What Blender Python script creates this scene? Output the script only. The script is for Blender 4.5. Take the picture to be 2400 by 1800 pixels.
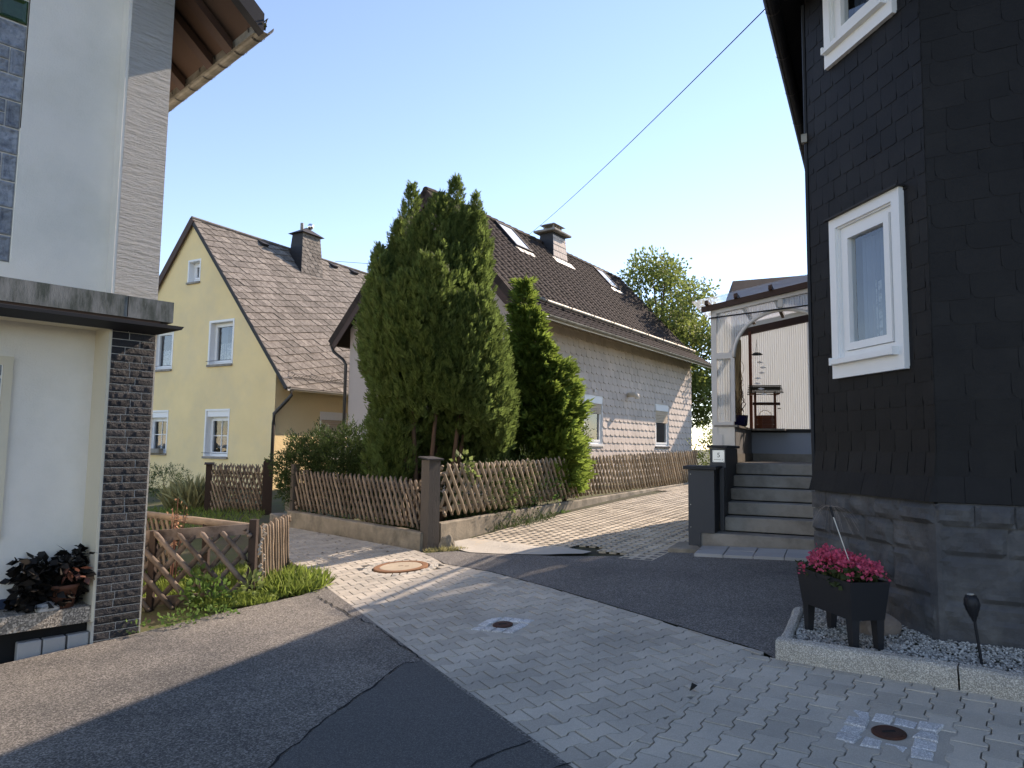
import bpy, bmesh, math, random
import numpy as np
from math import sin, cos, tan, pi, radians, exp, atan2, sqrt
from mathutils import Matrix, Vector, noise
for o in list(bpy.data.objects): bpy.data.objects.remove(o)
S = bpy.context.scene; COL = S.collection
random.seed(7); RNG = np.random.default_rng(11)
V = Vector
# ------------------------------------------------ camera, sky, sun, exposure
CAM_H = 1.70
RC = Matrix.Rotation(pi/2+radians(5.05),4,'X') @ Matrix.Rotation(radians(0.75),4,'Z')
cd = bpy.data.cameras.new('camera'); cam = bpy.data.objects.new('camera', cd); COL.objects.link(cam)
cam.matrix_world = Matrix.Translation((0,0,CAM_H)) @ RC
cd.sensor_width = 36; cd.lens = 24.96; cd.clip_start = .05; cd.clip_end = 3000
S.camera = cam
SUN_AZ, SUN_EL = radians(49.3), radians(33)
w = bpy.data.worlds.new('World'); S.world = w; w.use_nodes = True
nt = w.node_tree; bg = nt.nodes['Background']
sky = nt.nodes.new('ShaderNodeTexSky'); sky.sky_type = 'NISHITA'; sky.sun_disc = False
sky.sun_elevation = SUN_EL; sky.sun_rotation = SUN_AZ; sky.altitude = 500; sky.air_density = 1.0; sky.dust_density = .0; sky.ozone_density = 2.6
nt.links.new(sky.outputs[0], bg.inputs[0]); bg.inputs[1].default_value = .15
sd = bpy.data.lights.new('sun','SUN'); sd.energy = 4.0; sd.angle = radians(.53); sd.color = (1,.92,.78)
sun = bpy.data.objects.new('sun', sd); COL.objects.link(sun)
SV = V((sin(SUN_AZ)*cos(SUN_EL), cos(SUN_AZ)*cos(SUN_EL), sin(SUN_EL)))
sun.rotation_euler = SV.to_track_quat('Z','Y').to_euler(); sun.location = SV*60
S.view_settings.view_transform = 'Standard'; S.view_settings.look = 'None'
S.view_settings.exposure = 1.13; S.view_settings.gamma = 1
S.view_settings.use_white_balance = True; S.view_settings.white_balance_temperature = 7300; S.view_settings.white_balance_tint = 20
S.render.engine = 'CYCLES'
# ------------------------------------------------ helpers
def g(x,y):
    s = .06*x+.038*y
    if s > .4: return .4+.5*(1-exp(-(s-.4)/.5))
    if s < -.3: return -.3-.3*(1-exp((s+.3)/.3))
    return s
def gn(x,y):
    e=.2; return V((-(g(x+e,y)-g(x-e,y))/(2*e), -(g(x,y+e)-g(x,y-e))/(2*e), 1)).normalized()
def dirn(d): return V((sin(radians(d)), cos(radians(d)), 0))
def frame(x,y,z,deg):
    X=dirn(deg); Y=V((-cos(radians(deg)), sin(radians(deg)),0)); return Matrix(((X.x,Y.x,0,x),(X.y,Y.y,0,y),(0,0,1,z),(0,0,0,1)))
def T(x,y,z): return Matrix.Translation((x,y,z))
def RZ(d): return Matrix.Rotation(radians(d),4,'Z')
CINV = (Matrix.Translation((0,0,CAM_H)) @ RC).inverted()
def inview(p, m=.02):
    q = CINV @ p
    if q.z > -.2: return False
    x = q.x/-q.z*.6933; y = q.y/-q.z*.6933
    return abs(x) < .5+m and abs(y) < .375+m
FR = {}
def mat4(o): return FR.get(o.name, Matrix.Identity(4))
def put(o, parent, m=None):
    COL.objects.link(o)
    if parent is not None: o.parent = parent
    if m is not None: o.matrix_local = m
    FR[o.name] = (mat4(parent) if parent is not None else Matrix.Identity(4)) @ (m if m is not None else Matrix.Identity(4))
    return o
def tag(o, label, cat, group=None):
    o['label']=label; o['category']=cat
    if group: o['group']=group
    return o
def thing(name, label, cat, m=None, group=None):
    o = bpy.data.objects.new(name, None); o.empty_display_size=.1
    if m is None: m = Matrix.Identity(4)
    put(o, None, None); o.matrix_world = m; FR[o.name]=m
    return tag(o,label,cat,group)
class MB:
    def __init__(s): s.v=[]; s.f=[]
    def add(s, vs, fs, m=None):
        k=len(s.v)
        for p in vs:
            p=V(p); s.v.append(tuple(m@p) if m is not None else tuple(p))
        for f in fs: s.f.append([i+k for i in f])
        return s
    def box(s, x0,x1,y0,y1,z0,z1, m=None):
        return s.add([(x0,y0,z0),(x1,y0,z0),(x1,y1,z0),(x0,y1,z0),(x0,y0,z1),(x1,y0,z1),(x1,y1,z1),(x0,y1,z1)],
            [(0,3,2,1),(4,5,6,7),(0,1,5,4),(1,2,6,5),(2,3,7,6),(3,0,4,7)], m)
    def prism(s, poly, z0, z1, m=None):
        n=len(poly); vs=[(x,y,z0) for x,y in poly]+[(x,y,z1) for x,y in poly]
        return s.add(vs, [tuple(range(n-1,-1,-1)), tuple(range(n,2*n))]+[(i,(i+1)%n,n+(i+1)%n,n+i) for i in range(n)], m)
    def tube(s, pts, r, n=8, cap=True, m=None):
        pts=[V(p) for p in pts]; rr=r if hasattr(r,'__len__') else [r]*len(pts); vs=[]; fs=[]
        for i,p in enumerate(pts):
            d=(pts[min(i+1,len(pts)-1)]-pts[max(i-1,0)]).normalized()
            a=d.cross(V((0,0,1)));
            if a.length<.05: a=d.cross(V((1,0,0)))
            a.normalize(); b=d.cross(a)
            for j in range(n):
                t=2*pi*j/n; vs.append(p+(a*cos(t)+b*sin(t))*rr[i])
        for i in range(len(pts)-1):
            for j in range(n): fs.append((i*n+j,i*n+(j+1)%n,(i+1)*n+(j+1)%n,(i+1)*n+j))
        if cap: fs.append(tuple(range(n-1,-1,-1))); fs.append(tuple(range((len(pts)-1)*n,len(pts)*n)))
        return s.add(vs,fs,m)
    def lathe(s, prof, n=20, m=None, cap=True):
        vs=[];fs=[]
        for r,z in prof:
            for j in range(n): t=2*pi*j/n; vs.append((r*cos(t),r*sin(t),z))
        for i in range(len(prof)-1):
            for j in range(n): fs.append((i*n+j,i*n+(j+1)%n,(i+1)*n+(j+1)%n,(i+1)*n+j))
        if cap: fs.append(tuple(range(n-1,-1,-1))); fs.append(tuple(range((len(prof)-1)*n,len(prof)*n)))
        return s.add(vs,fs,m)
    def mesh(s, name, mat, smooth=False):
        me=bpy.data.meshes.new(name); me.from_pydata(s.v,[],s.f); me.materials.append(mat)
        if smooth: me.polygons.foreach_set('use_smooth',[True]*len(me.polygons))
        me.update(); return me
    def build(s, name, mat, parent=None, m=None, smooth=False, bevel=0):
        me=s.mesh(name,mat,smooth)
        if bevel:
            bm=bmesh.new(); bm.from_mesh(me); bmesh.ops.bevel(bm,geom=bm.edges[:],offset=bevel,segments=1,affect='EDGES'); bm.to_mesh(me); bm.free()
        return put(bpy.data.objects.new(name,me), parent, m)
def box(name,mat,parent,x0,x1,y0,y1,z0,z1,m=None,bevel=0): return MB().box(x0,x1,y0,y1,z0,z1).build(name,mat,parent,m,bevel=bevel)
def structure(o): o['kind']='structure'; return o
def clip(poly, a, b, c):      # keep a*x+b*y<=c
    out=[]; n=len(poly)
    for i in range(n):
        p,q=poly[i],poly[(i+1)%n]; dp=a*p[0]+b*p[1]-c; dq=a*q[0]+b*q[1]-c
        if dp<=0: out.append(p)
        if dp*dq<0: t=dp/(dp-dq); out.append((p[0]+(q[0]-p[0])*t,p[1]+(q[1]-p[1])*t))
    return out
def area(p): return .5*sum(p[i][0]*p[(i+1)%len(p)][1]-p[(i+1)%len(p)][0]*p[i][1] for i in range(len(p))) if len(p)>2 else 0
def cliprect(poly,x0,x1,y0,y1):
    for h in ((-1,0,-x0),(1,0,x1),(0,-1,-y0),(0,1,y1)):
        poly=clip(poly,*h)
        if len(poly)<3: return []
    return poly
def minusrect(poly,r):
    x0,x1,y0,y1=r; out=[clip(poly,1,0,x0),clip(poly,-1,0,-x1)]
    mid=clip(clip(poly,-1,0,-x0),1,0,x1) if len(poly)>2 else []
    if len(mid)>2: out+= [clip(mid,0,1,y0),clip(mid,0,-1,-y1)]
    return [p for p in out if abs(area(p))>1e-4]
def pieces(parent, name, polys, fmap, thick, mat, tilt=0., bevel=0., limit=300, jit=0., rest=None):
    """polys: 2D outlines on a surface; fmap(x,y,h) -> point in the parent's frame. Largest in view become objects."""
    P=mat4(parent) if parent is not None else Matrix.Identity(4); items=[]
    for p in polys:
        if area(p)<0: p=p[::-1]
        if abs(area(p))<2e-4: continue
        q=[p[0]]
        for t in p[1:]:
            if abs(t[0]-q[-1][0])+abs(t[1]-q[-1][1])>1e-3: q.append(t)
        if abs(q[0][0]-q[-1][0])+abs(q[0][1]-q[-1][1])<1e-3: q.pop()
        if len(q)<3: continue
        cx=sum(t[0] for t in q)/len(q); cy=sum(t[1] for t in q)/len(q)
        y0=min(t[1] for t in q); y1=max(t[1] for t in q)
        dh=random.uniform(-jit,jit); tx=random.uniform(-jit,jit)/max(.05,y1-y0)
        hh=lambda x,y: thick+dh+tilt*(y1-y)/max(.02,y1-y0)+tx*(x-cx)
        n=len(q); vs=[]; fs=[]
        ins=[(cx+(x-cx)*(1-bevel/max(.02,sqrt((x-cx)**2+(y-cy)**2))),cy+(y-cy)*(1-bevel/max(.02,sqrt((x-cx)**2+(y-cy)**2)))) for x,y in q] if bevel else q
        vs=[fmap(x,y,hh(x,y)) for x,y in ins]; fs=[tuple(range(n))]
        if bevel:
            vs+=[fmap(x,y,hh(x,y)-bevel*.8) for x,y in q]; fs+=[(n+i,n+(i+1)%n,(i+1)%n,i) for i in range(n)]; o=n
        else: o=0
        k=len(vs); vs+=[fmap(x,y,min(0,hh(x,y)-.01)) for x,y in q]
        fs+=[(k+i,k+(i+1)%n,o+(i+1)%n,o+i) for i in range(n)]
        c=fmap(cx,cy,0); wp=P@V(c); iv=inview(wp,.03)
        items.append(((0 if iv else 1, (wp-V((0,0,CAM_H))).length/sqrt(abs(area(q)))), c, vs, fs))
    items.sort(key=lambda t:t[0]); objs=[]
    for i,(k,c,vs,fs) in enumerate(items):
        if i<limit:
            me=bpy.data.meshes.new(name); me.from_pydata([tuple(V(v)-V(c)) for v in vs],[],fs); me.materials.append(mat)
            objs.append(put(bpy.data.objects.new(name,me),parent,T(*c)))
    if len(items)>limit:
        mb=MB()
        for k,c,vs,fs in items[limit:]: mb.add(vs,fs)
        r=mb.build(rest or name+'_field',mat,parent); r['kind']='stuff'
    return objs
def sheet(name, poly, dz, mat, step=.5, zf=g):
    bm=bmesh.new(); bm.faces.new([bm.verts.new((x,y,0)) for x,y in poly])
    for ax in (0,1):
        lo=min(p[ax] for p in poly); hi=max(p[ax] for p in poly); t=math.floor(lo/step)*step+step
        while t<hi:
            co=(t,0,0) if ax==0 else (0,t,0); no=(1,0,0) if ax==0 else (0,1,0)
            bmesh.ops.bisect_plane(bm,geom=bm.verts[:]+bm.edges[:]+bm.faces[:],plane_co=co,plane_no=no); t+=step
    for v in bm.verts: v.co.z=zf(v.co.x,v.co.y)+dz
    bmesh.ops.recalc_face_normals(bm,faces=bm.faces[:])
    if sum(f.normal.z for f in bm.faces)<0: bmesh.ops.reverse_faces(bm,faces=bm.faces[:])
    me=bpy.data.meshes.new(name); bm.to_mesh(me); bm.free(); me.materials.append(mat)
    return put(bpy.data.objects.new(name,me),None)
def wall(name, mat, parent, poly, holes, m):
    """flat wall outline (x,z) with rectangular openings, in plane y=0 of m"""
    bm=bmesh.new(); bm.faces.new([bm.verts.new((x,0,z)) for x,z in poly])
    for h in holes:
        for t in h[:2]: bmesh.ops.bisect_plane(bm,geom=bm.verts[:]+bm.edges[:]+bm.faces[:],plane_co=(t,0,0),plane_no=(1,0,0))
        for t in h[2:]: bmesh.ops.bisect_plane(bm,geom=bm.verts[:]+bm.edges[:]+bm.faces[:],plane_co=(0,0,t),plane_no=(0,0,1))
    dl=[f for f in bm.faces if any(h[0]<f.calc_center_median().x<h[1] and h[2]<f.calc_center_median().z<h[3] for h in holes)]
    bmesh.ops.delete(bm,geom=dl,context='FACES')
    me=bpy.data.meshes.new(name); bm.to_mesh(me); bm.free(); me.materials.append(mat)
    return put(bpy.data.objects.new(name,me),parent,m)
# ------------------------------------------------ materials
def M(name, col, rough=.85, var=.18, scale=3., bump=.0, bscale=80., rnd=0., spec=.3, metal=0., col2=None, mixs=1.2, mixt=.55, speck=0., sscale=200., stretch=None, detail=5, trans=0., bdist=.01):
    m=bpy.data.materials.new(name); m.use_nodes=True; N=m.node_tree.nodes; L=m.node_tree.links; b=N['Principled BSDF']
    b.inputs['Roughness'].default_value=rough; b.inputs['Metallic'].default_value=metal; b.inputs['Specular IOR Level'].default_value=spec
    geo=N.new('ShaderNodeNewGeometry'); vec=geo.outputs['Position']
    if stretch:
        mp=N.new('ShaderNodeMapping'); mp.inputs['Scale'].default_value=stretch[:3]
        if len(stretch)>3: mp.inputs['Rotation'].default_value=(0,0,radians(stretch[3]))
        L.new(vec,mp.inputs[0]); svec=mp.outputs[0]
    else: svec=vec
    def noi(sc,det=detail,v=vec,rg=.6):
        n=N.new('ShaderNodeTexNoise'); n.inputs['Scale'].default_value=sc; n.inputs['Detail'].default_value=det; n.inputs['Roughness'].default_value=rg; L.new(v,n.inputs['Vector']); return n.outputs[0]
    def mth(op,a,b2=None,c=None):
        n=N.new('ShaderNodeMath'); n.operation=op
        for i,t in enumerate((a,b2,c)):
            if t is None: continue
            if isinstance(t,(int,float)): n.inputs[i].default_value=t
            else: L.new(t,n.inputs[i])
        return n.outputs[0]
    val=mth('MULTIPLY_ADD',noi(scale,v=svec),2*var,1-var)
    if speck:
        vo=N.new('ShaderNodeTexVoronoi'); vo.inputs['Scale'].default_value=sscale; L.new(vec,vo.inputs['Vector'])
        sp=N.new('ShaderNodeSeparateColor'); L.new(vo.outputs['Color'],sp.inputs[0])
        val=mth('MULTIPLY',val,mth('MULTIPLY_ADD',mth('POWER',sp.outputs[0],2.),2*speck,1-.6*speck))
    if rnd:
        oi=N.new('ShaderNodeObjectInfo'); r=mth('FRACT',mth('ADD',oi.outputs['Random'],geo.outputs['Random Per Island']))
        val=mth('MULTIPLY',val,mth('MULTIPLY_ADD',r,2*rnd,1-rnd))
    base=N.new('ShaderNodeRGB'); base.outputs[0].default_value=(*col,1); src=base.outputs[0]
    if col2:
        mx=N.new('ShaderNodeMix'); mx.data_type='RGBA'; b2=N.new('ShaderNodeRGB'); b2.outputs[0].default_value=(*col2,1)
        rp=N.new('ShaderNodeMapRange'); rp.inputs[1].default_value=mixt-.12; rp.inputs[2].default_value=mixt+.12; L.new(noi(mixs,6,svec,.65),rp.inputs[0])
        L.new(rp.outputs[0],mx.inputs[0]); L.new(src,mx.inputs[6]); L.new(b2.outputs[0],mx.inputs[7]); src=mx.outputs[2]
    vm=N.new('ShaderNodeVectorMath'); vm.operation='SCALE'; L.new(src,vm.inputs[0]); L.new(val,vm.inputs['Scale'])
    L.new(vm.outputs[0],b.inputs['Base Color'])
    if bump:
        bp=N.new('ShaderNodeBump'); bp.inputs['Strength'].default_value=bump; bp.inputs['Distance'].default_value=bdist
        L.new(noi(bscale,8,svec,.7),bp.inputs['Height']); L.new(bp.outputs[0],b.inputs['Normal'])
    if trans:
        tr=N.new('ShaderNodeBsdfTranslucent'); L.new(vm.outputs[0],tr.inputs[0]); ms=N.new('ShaderNodeMixShader'); ms.inputs[0].default_value=trans
        L.new(b.outputs[0],ms.inputs[1]); L.new(tr.outputs[0],ms.inputs[2]); L.new(ms.outputs[0],N['Material Output'].inputs[0])
    return m
def glassmat(name, refl=.35, tint=(.85,.9,.92), rough=.02):
    m=bpy.data.materials.new(name); m.use_nodes=True; N=m.node_tree.nodes; L=m.node_tree.links; N.remove(N['Principled BSDF'])
    t=N.new('ShaderNodeBsdfTransparent'); t.inputs[0].default_value=(*tint,1); gl=N.new('ShaderNodeBsdfGlossy'); gl.inputs['Roughness'].default_value=rough
    lw=N.new('ShaderNodeLayerWeight'); lw.inputs[0].default_value=.5; ms=N.new('ShaderNodeMixShader')
    pw=N.new('ShaderNodeMath'); pw.operation='POWER'; pw.inputs[1].default_value=3; L.new(lw.outputs[1],pw.inputs[0]); ma=N.new('ShaderNodeMath'); ma.operation='MULTIPLY_ADD'; ma.inputs[1].default_value=.6; ma.inputs[2].default_value=refl; L.new(pw.outputs[0],ma.inputs[0]); L.new(ma.outputs[0],ms.inputs[0])
    geo=N.new('ShaderNodeNewGeometry'); nn=N.new('ShaderNodeTexNoise'); nn.inputs['Scale'].default_value=2.2; L.new(geo.outputs['Position'],nn.inputs['Vector']); bp=N.new('ShaderNodeBump'); bp.inputs['Strength'].default_value=.25; bp.inputs['Distance'].default_value=.02; L.new(nn.outputs[0],bp.inputs['Height']); L.new(bp.outputs[0],gl.inputs['Normal'])
    L.new(t.outputs[0],ms.inputs[1]); L.new(gl.outputs[0],ms.inputs[2]); L.new(ms.outputs[0],N['Material Output'].inputs[0]); return m
def sheerm(name, col, tl=.5, al=.25, rib=0, lace=0, axis=(1,0,0)):
    """translucent sheet: corrugated plastic or curtain cloth"""
    m=bpy.data.materials.new(name); m.use_nodes=True; N=m.node_tree.nodes; L=m.node_tree.links; b=N['Principled BSDF']
    b.inputs['Base Color'].default_value=(*col,1); b.inputs['Roughness'].default_value=.45
    tr=N.new('ShaderNodeBsdfTranslucent'); tr.inputs[0].default_value=(*col,1); tp=N.new('ShaderNodeBsdfTransparent')
    a=N.new('ShaderNodeMixShader'); a.inputs[0].default_value=tl; c=N.new('ShaderNodeMixShader'); c.inputs[0].default_value=al
    L.new(b.outputs[0],a.inputs[1]); L.new(tr.outputs[0],a.inputs[2]); L.new(a.outputs[0],c.inputs[1]); L.new(tp.outputs[0],c.inputs[2]); L.new(c.outputs[0],N['Material Output'].inputs[0])
    if lace:
        geo=N.new('ShaderNodeNewGeometry'); vo=N.new('ShaderNodeTexNoise'); vo.inputs['Scale'].default_value=lace; vo.inputs['Detail'].default_value=3; L.new(geo.outputs['Position'],vo.inputs['Vector'])
        mr=N.new('ShaderNodeMapRange'); mr.inputs[1].default_value=.42; mr.inputs[2].default_value=.58; mr.inputs[3].default_value=al*.3; mr.inputs[4].default_value=min(1,al*2.0); L.new(vo.outputs[0],mr.inputs[0]); L.new(mr.outputs[0],c.inputs[0])
    return m
m_ground=M('garden_ground',(.075,.085,.03),.95,.4,2.,.6,30,col2=(.09,.07,.045),mixs=1.5)
m_asph=M('asphalt',(.185,.168,.145),.92,.16,1.3,.7,160,speck=.75,sscale=120,col2=(.105,.099,.09),mixs=.7,mixt=.52)
m_asph2=M('asphalt_new',(.090,.089,.085),.88,.12,1.1,.5,220,speck=.45,sscale=210)
m_asph3=M('asphalt_court',(.150,.140,.127),.92,.2,1.2,.7,170,speck=.7,sscale=130,col2=(.108,.101,.092),mixs=.9)
m_crackshade=M('crack_and_shadow_black',(.012,.012,.012),.9)  # near-black for cracks and slots, also for painted shadow gaps
m_bed=M('joint_sand',(.028,.025,.022),.95,.3,8)
m_paver=M('concrete_paver',(.44,.395,.325),.86,.22,.9,.35,160,rnd=.13,col2=(.34,.312,.262),mixs=1.0,speck=.12,sscale=260)
m_gridp=M('grid_paver',(.52,.455,.355),.9,.22,3,.5,60,rnd=.08,col2=(.38,.33,.26),mixs=2.2)
m_soil=M('soil_moss',(.05,.045,.03),.97,.4,9,.8,60,col2=(.05,.06,.02),mixs=5)
m_mortar=M('mortar',(.44,.41,.35),.9,.12,3,.6,25,bdist=.02)
m_conc=M('old_concrete',(.30,.26,.20),.93,.3,3.5,.8,35,col2=(.17,.15,.115),mixs=3.2,mixt=.52)
m_concg=M('grey_concrete',(.31,.285,.245),.9,.2,4,.5,60,col2=(.21,.19,.16),mixs=3.5)
m_granite=M('granite',(.40,.37,.315),.85,.2,5,.8,70,speck=.6,sscale=230,bdist=.012)
m_sett=M('granite_sett',(.52,.51,.49),.85,.2,9,.9,70,rnd=.15,speck=.4,sscale=200)
m_gravel=M('gravel',(.40,.37,.32),.85,.15,3,rnd=.6)
m_rust=M('rusty_iron',(.085,.035,.022),.75,.35,14,.5,90,metal=.3,col2=(.05,.03,.022),mixs=9)
m_manh=M('manhole_concrete',(.40,.33,.24),.9,.2,9,.4,90)
m_rustc=M('rusty_rim',(.22,.11,.055),.85,.3,20,.4,90)
m_white=M('white_plaster',(.78,.74,.66),.92,.10,1.2,.55,70,col2=(.71,.68,.60),mixs=1.6,bdist=.008)
m_rustic=M('rustic_plaster',(.82,.80,.74),.92,.06,3,1.,7,stretch=(.7,.7,4.2),bdist=.16)
m_cream=M('cream_paint',(.66,.60,.46),.9,.08,2,.25,80)
m_tile=M('split_slate_tile',(.027,.027,.030),.6,.4,6,1.,24,rnd=.35,spec=.25,bdist=.02)
m_grout=M('light_grout',(.52,.50,.46),.95,.1)
m_canopy=M('canopy_concrete',(.22,.225,.215),.85,.25,5,.3,40,col2=(.06,.07,.06),mixs=5,stretch=(2.5,2.5,.6),mixt=.5)
m_bitumen=M('black_sheet',(.014,.015,.018),.6,.2,6)
m_terrazzo=M('exposed_aggregate',(.30,.26,.21),.9,.2,6,.8,90,speck=.8,sscale=90)
m_blue=M('blue_skirting',(.03,.045,.075),.8,.1)
m_yel=M('yellow_plaster',(.88,.68,.355),.93,.11,.9,.6,45,col2=(.80,.635,.365),mixs=.8,bdist=.012)
m_yelr=M('yellow_rough_plaster',(.86,.68,.38),.93,.07,.9,1.,26,bdist=.03)
m_roofslate=M('weathered_roof_slate',(.122,.106,.090),.85,.42,5,.5,45,rnd=.26,col2=(.195,.175,.152),mixs=7,stretch=(1.6,.9,.9),mixt=.5)
m_greyslate=M('dark_slate_sheet',(.024,.023,.024),.6,.2,5,rnd=.2)
m_dslate=M('anthracite_slate',(.0075,.0068,.0068),.6,.3,2.5,.3,40,rnd=.22,spec=.22,col2=(.0125,.0115,.0108),mixs=2.2)
m_bstone=M('grey_painted_stone',(.068,.068,.070),.72,.3,4,.5,25,col2=(.10,.098,.095),mixs=4,bdist=.02)
m_tileroof=M('brown_concrete_tile',(.046,.034,.028),.85,.22,4,.4,60,rnd=.28,spec=.12,col2=(.036,.028,.024),mixs=1.5)
m_shing=M('pinkish_grey_shingle',(.56,.485,.425),.88,.1,1.2,.2,60,rnd=.07,col2=(.48,.42,.37),mixs=.9)
m_pink=M('pinkish_wall',(.47,.40,.35),.9,.1,1.4,.3,60)
m_brown=M('brown_board',(.062,.032,.022),.6,.2,4,.2,30)
m_soffit=M('brown_soffit',(.085,.05,.034),.75,.2,2,.1,30)
m_pvc=M('white_frame',(.80,.80,.78),.45,.04,3,spec=.4)
m_pvcd=M('white_weathered_frame',(.66,.64,.60),.7,.12,4,.15,50)
m_glass=glassmat('window_glass',.14); m_glassd=glassmat('window_glass_dark',.06,(.6,.66,.7))
m_dark=M('dark_room',(.015,.015,.016),.9,.1)
m_lace=sheerm('lace_curtain',(.46,.48,.52),.3,.30,lace=26)
m_curt=sheerm('curtain',(.10,.13,.19),.3,.10)
m_shut=M('roller_shutter',(.52,.42,.31),.7,.06)
m_zinc=M('zinc',(.30,.28,.235),.6,.25,5,.1,40,metal=.35,col2=(.18,.165,.13),mixs=7)
m_zincw=M('bright_zinc',(.62,.60,.55),.4,.12,6,metal=.6)
m_steel=M('polished_steel',(.8,.8,.8),.12,.05,5,metal=1.)
m_pipe=M('dark_downpipe',(.06,.055,.05),.5,.2,5,metal=.3)
m_wood=M('weathered_lattice_wood',(.25,.19,.135),.85,.3,12,.6,60,rnd=.32,col2=(.15,.115,.085),mixs=6,bdist=.006)
m_woodd=M('dark_lattice_wood',(.20,.155,.125),.85,.3,12,.6,60,rnd=.3,col2=(.06,.044,.036),mixs=6,bdist=.006)
m_woodl=M('bleached_sunlit_lattice_wood',(.36,.29,.205),.85,.3,12,.6,60,rnd=.3,col2=(.24,.19,.135),mixs=6,bdist=.006)  # bleached wood, made paler still to put sunlight into the driveway fence colour
m_woode=M('cut_wood',(.50,.44,.36),.85,.15,20)
m_post=M('dark_stained_post',(.035,.022,.017),.7,.25,6,.4,40)
m_gpost=M('grey_weathered_post',(.095,.081,.068),.9,.3,5,.8,40,stretch=(1,1,.25),bdist=.015)
m_anth=M('anthracite_panel',(.030,.034,.042),.45,.08,2,spec=.4)
m_anthcap=M('anthracite_cap',(.034,.034,.036),.7,.25,9,.6,50)
m_black=M('black_plastic',(.012,.013,.016),.5,.1,4,.15,200)
m_poly=sheerm('corrugated_plastic',(.74,.78,.79),.30,.38)
m_polyr=sheerm('corrugated_roof_plastic',(.78,.82,.86),.4,.65)
m_bluewall=M('pale_blue_wall',(.36,.40,.47),.85,.06,2); m_greywall=M('grey_wall',(.30,.30,.30),.88,.1,3,.2,60)
m_bamboo=M('reed_mat',(.38,.31,.18),.8,.3,14,.5,30,stretch=(6,6,.5))
m_pot=M('blue_glazed_pot',(.010,.012,.055),.2,.1,3,spec=.6); m_terra=M('terracotta',(.13,.055,.035),.85,.2,8)
m_redwood=M('reddish_wood',(.15,.05,.028),.6,.3,9,.3,50)
m_greenw=M('dark_green_slat',(.045,.045,.035),.7,.2,9)
m_tilegrey=M('grey_floor_tile',(.36,.36,.35),.75,.12,3,.2,80,rnd=.07)
m_text=M('dark_lettering',(.03,.03,.028),.5,.05); m_plate=M('brushed_plate',(.80,.80,.79),.3,.05,6,metal=.3)
m_gglass=M('green_glass',(.012,.045,.012),.15,.5,14,.4,30,spec=.6)
m_gblock=M('glass_block',(.27,.30,.34),.16,.5,14,1.,16,spec=.7,bdist=.03,rnd=.2,col2=(.12,.14,.17),mixs=16)
m_rock=M('white_rock',(.55,.54,.51),.8,.2,9,.5,30,col2=(.25,.24,.24),mixs=12); m_brock=M('brown_rock',(.20,.16,.13),.9,.2,9,.6,40)
m_cable=M('cable',(.02,.02,.022),.6); m_vent=M('vent_pipe',(.70,.64,.54),.7,.05)
def leafm(name,col,var=.35,tr=.45,rough=.6,rnd=.35,sc=1.6): return M(name,col,rough,var,sc,rnd=rnd,trans=tr,spec=.25)
m_thuja=leafm('arborvitae_foliage',(.118,.168,.045),.30,.55); m_conif=leafm('conifer_foliage',(.16,.225,.042),.3,.6)
m_hedge=leafm('hedge_leaf',(.055,.085,.026),.3,.35); m_decid=leafm('tree_leaf',(.18,.225,.06),.3,.5)
m_grass=leafm('grass_blade',(.19,.25,.05),.3,.5); m_weed=leafm('weed_leaf',(.11,.19,.045),.3,.5); m_vine=leafm('vine_leaf',(.16,.21,.07),.3,.5)
m_dryg=leafm('dry_grass',(.30,.28,.13),.3,.45); m_dry=leafm('dry_seed_head',(.45,.26,.16),.3,.3); m_burg=leafm('burgundy_leaf',(.012,.010,.008),.3,.15,rnd=.5)
m_copper=leafm('copper_leaf',(.16,.07,.05),.3,.2); m_pinkfl=leafm('pink_petal',(.62,.095,.165),.2,.35,rnd=.35,sc=9); m_flleaf=leafm('bedding_leaf',(.05,.065,.02),.3,.3)
m_bark=M('bark',(.115,.072,.048),.95,.35,8,.8,40,stretch=(1,1,.2),bdist=.02); m_dleaf=M('dead_leaf',(.05,.035,.022),.9,.3,20)
m_moss=leafm('moss',(.14,.12,.035),.4,.2)
# ------------------------------------------------ ground, road, pavers, driveway
def grid_ground():
    xs=sorted(set([-400,-200,-100,-60,-40]+[i for i in range(-30,31,2)]+[40,60,100,200,400])); ys=sorted(set([-200,-60,-20]+list(range(-10,41,2))+[50,70,100,200,400,900]))
    mb=MB(); n=len(xs)
    for y in ys:
        for x in xs: mb.v.append((x,y,g(x,y)-.06))
    for j in range(len(ys)-1):
        for i in range(n-1): mb.f.append((j*n+i,j*n+i+1,(j+1)*n+i+1,(j+1)*n+i))
    return structure(mb.build('ground',m_ground))
grid_ground()
EDGE_L=[(-4.2,12.05),(-2.69,9.11),(-2.0,7.84),(-.63,5.32),(.32,3.59),(1.6,1.25)]
EDGE_R=[(-3.72,12.45),(-1.3,9.78),(-1.12,9.5),(-.79,8.71),(-.21,8.14),(.52,7.09),(1.01,6.31),(1.43,5.63),(1.74,5.14)]
SEAM=[(1.74,5.14),(1.32,4.64),(1.0,4.23),(.68,3.84),(.48,3.58),(.0,2.95)]
road=structure(sheet('asphalt_road',[(-2.0,7.84),(-.63,5.32),(.32,3.59),(1.6,1.25),(4,-6),(-14,-6),(-14,-3.6),(-9.2,.6),(-3.42,6.12),(-3.2,6.35),(-2.62,7.0),(-2.12,7.45)],0,m_asph,.6))
structure(sheet('asphalt_patch',[(-.61,5.22),(-.74,5.2),(-.80,4.98),(-.9,4.74),(-.97,4.5),(-1.07,4.27),(-1.13,4.02),(-1.19,3.8),(-1.5,2.2),(1.0,2.2),(.29,3.58)],.004,m_asph2,.6))
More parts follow.
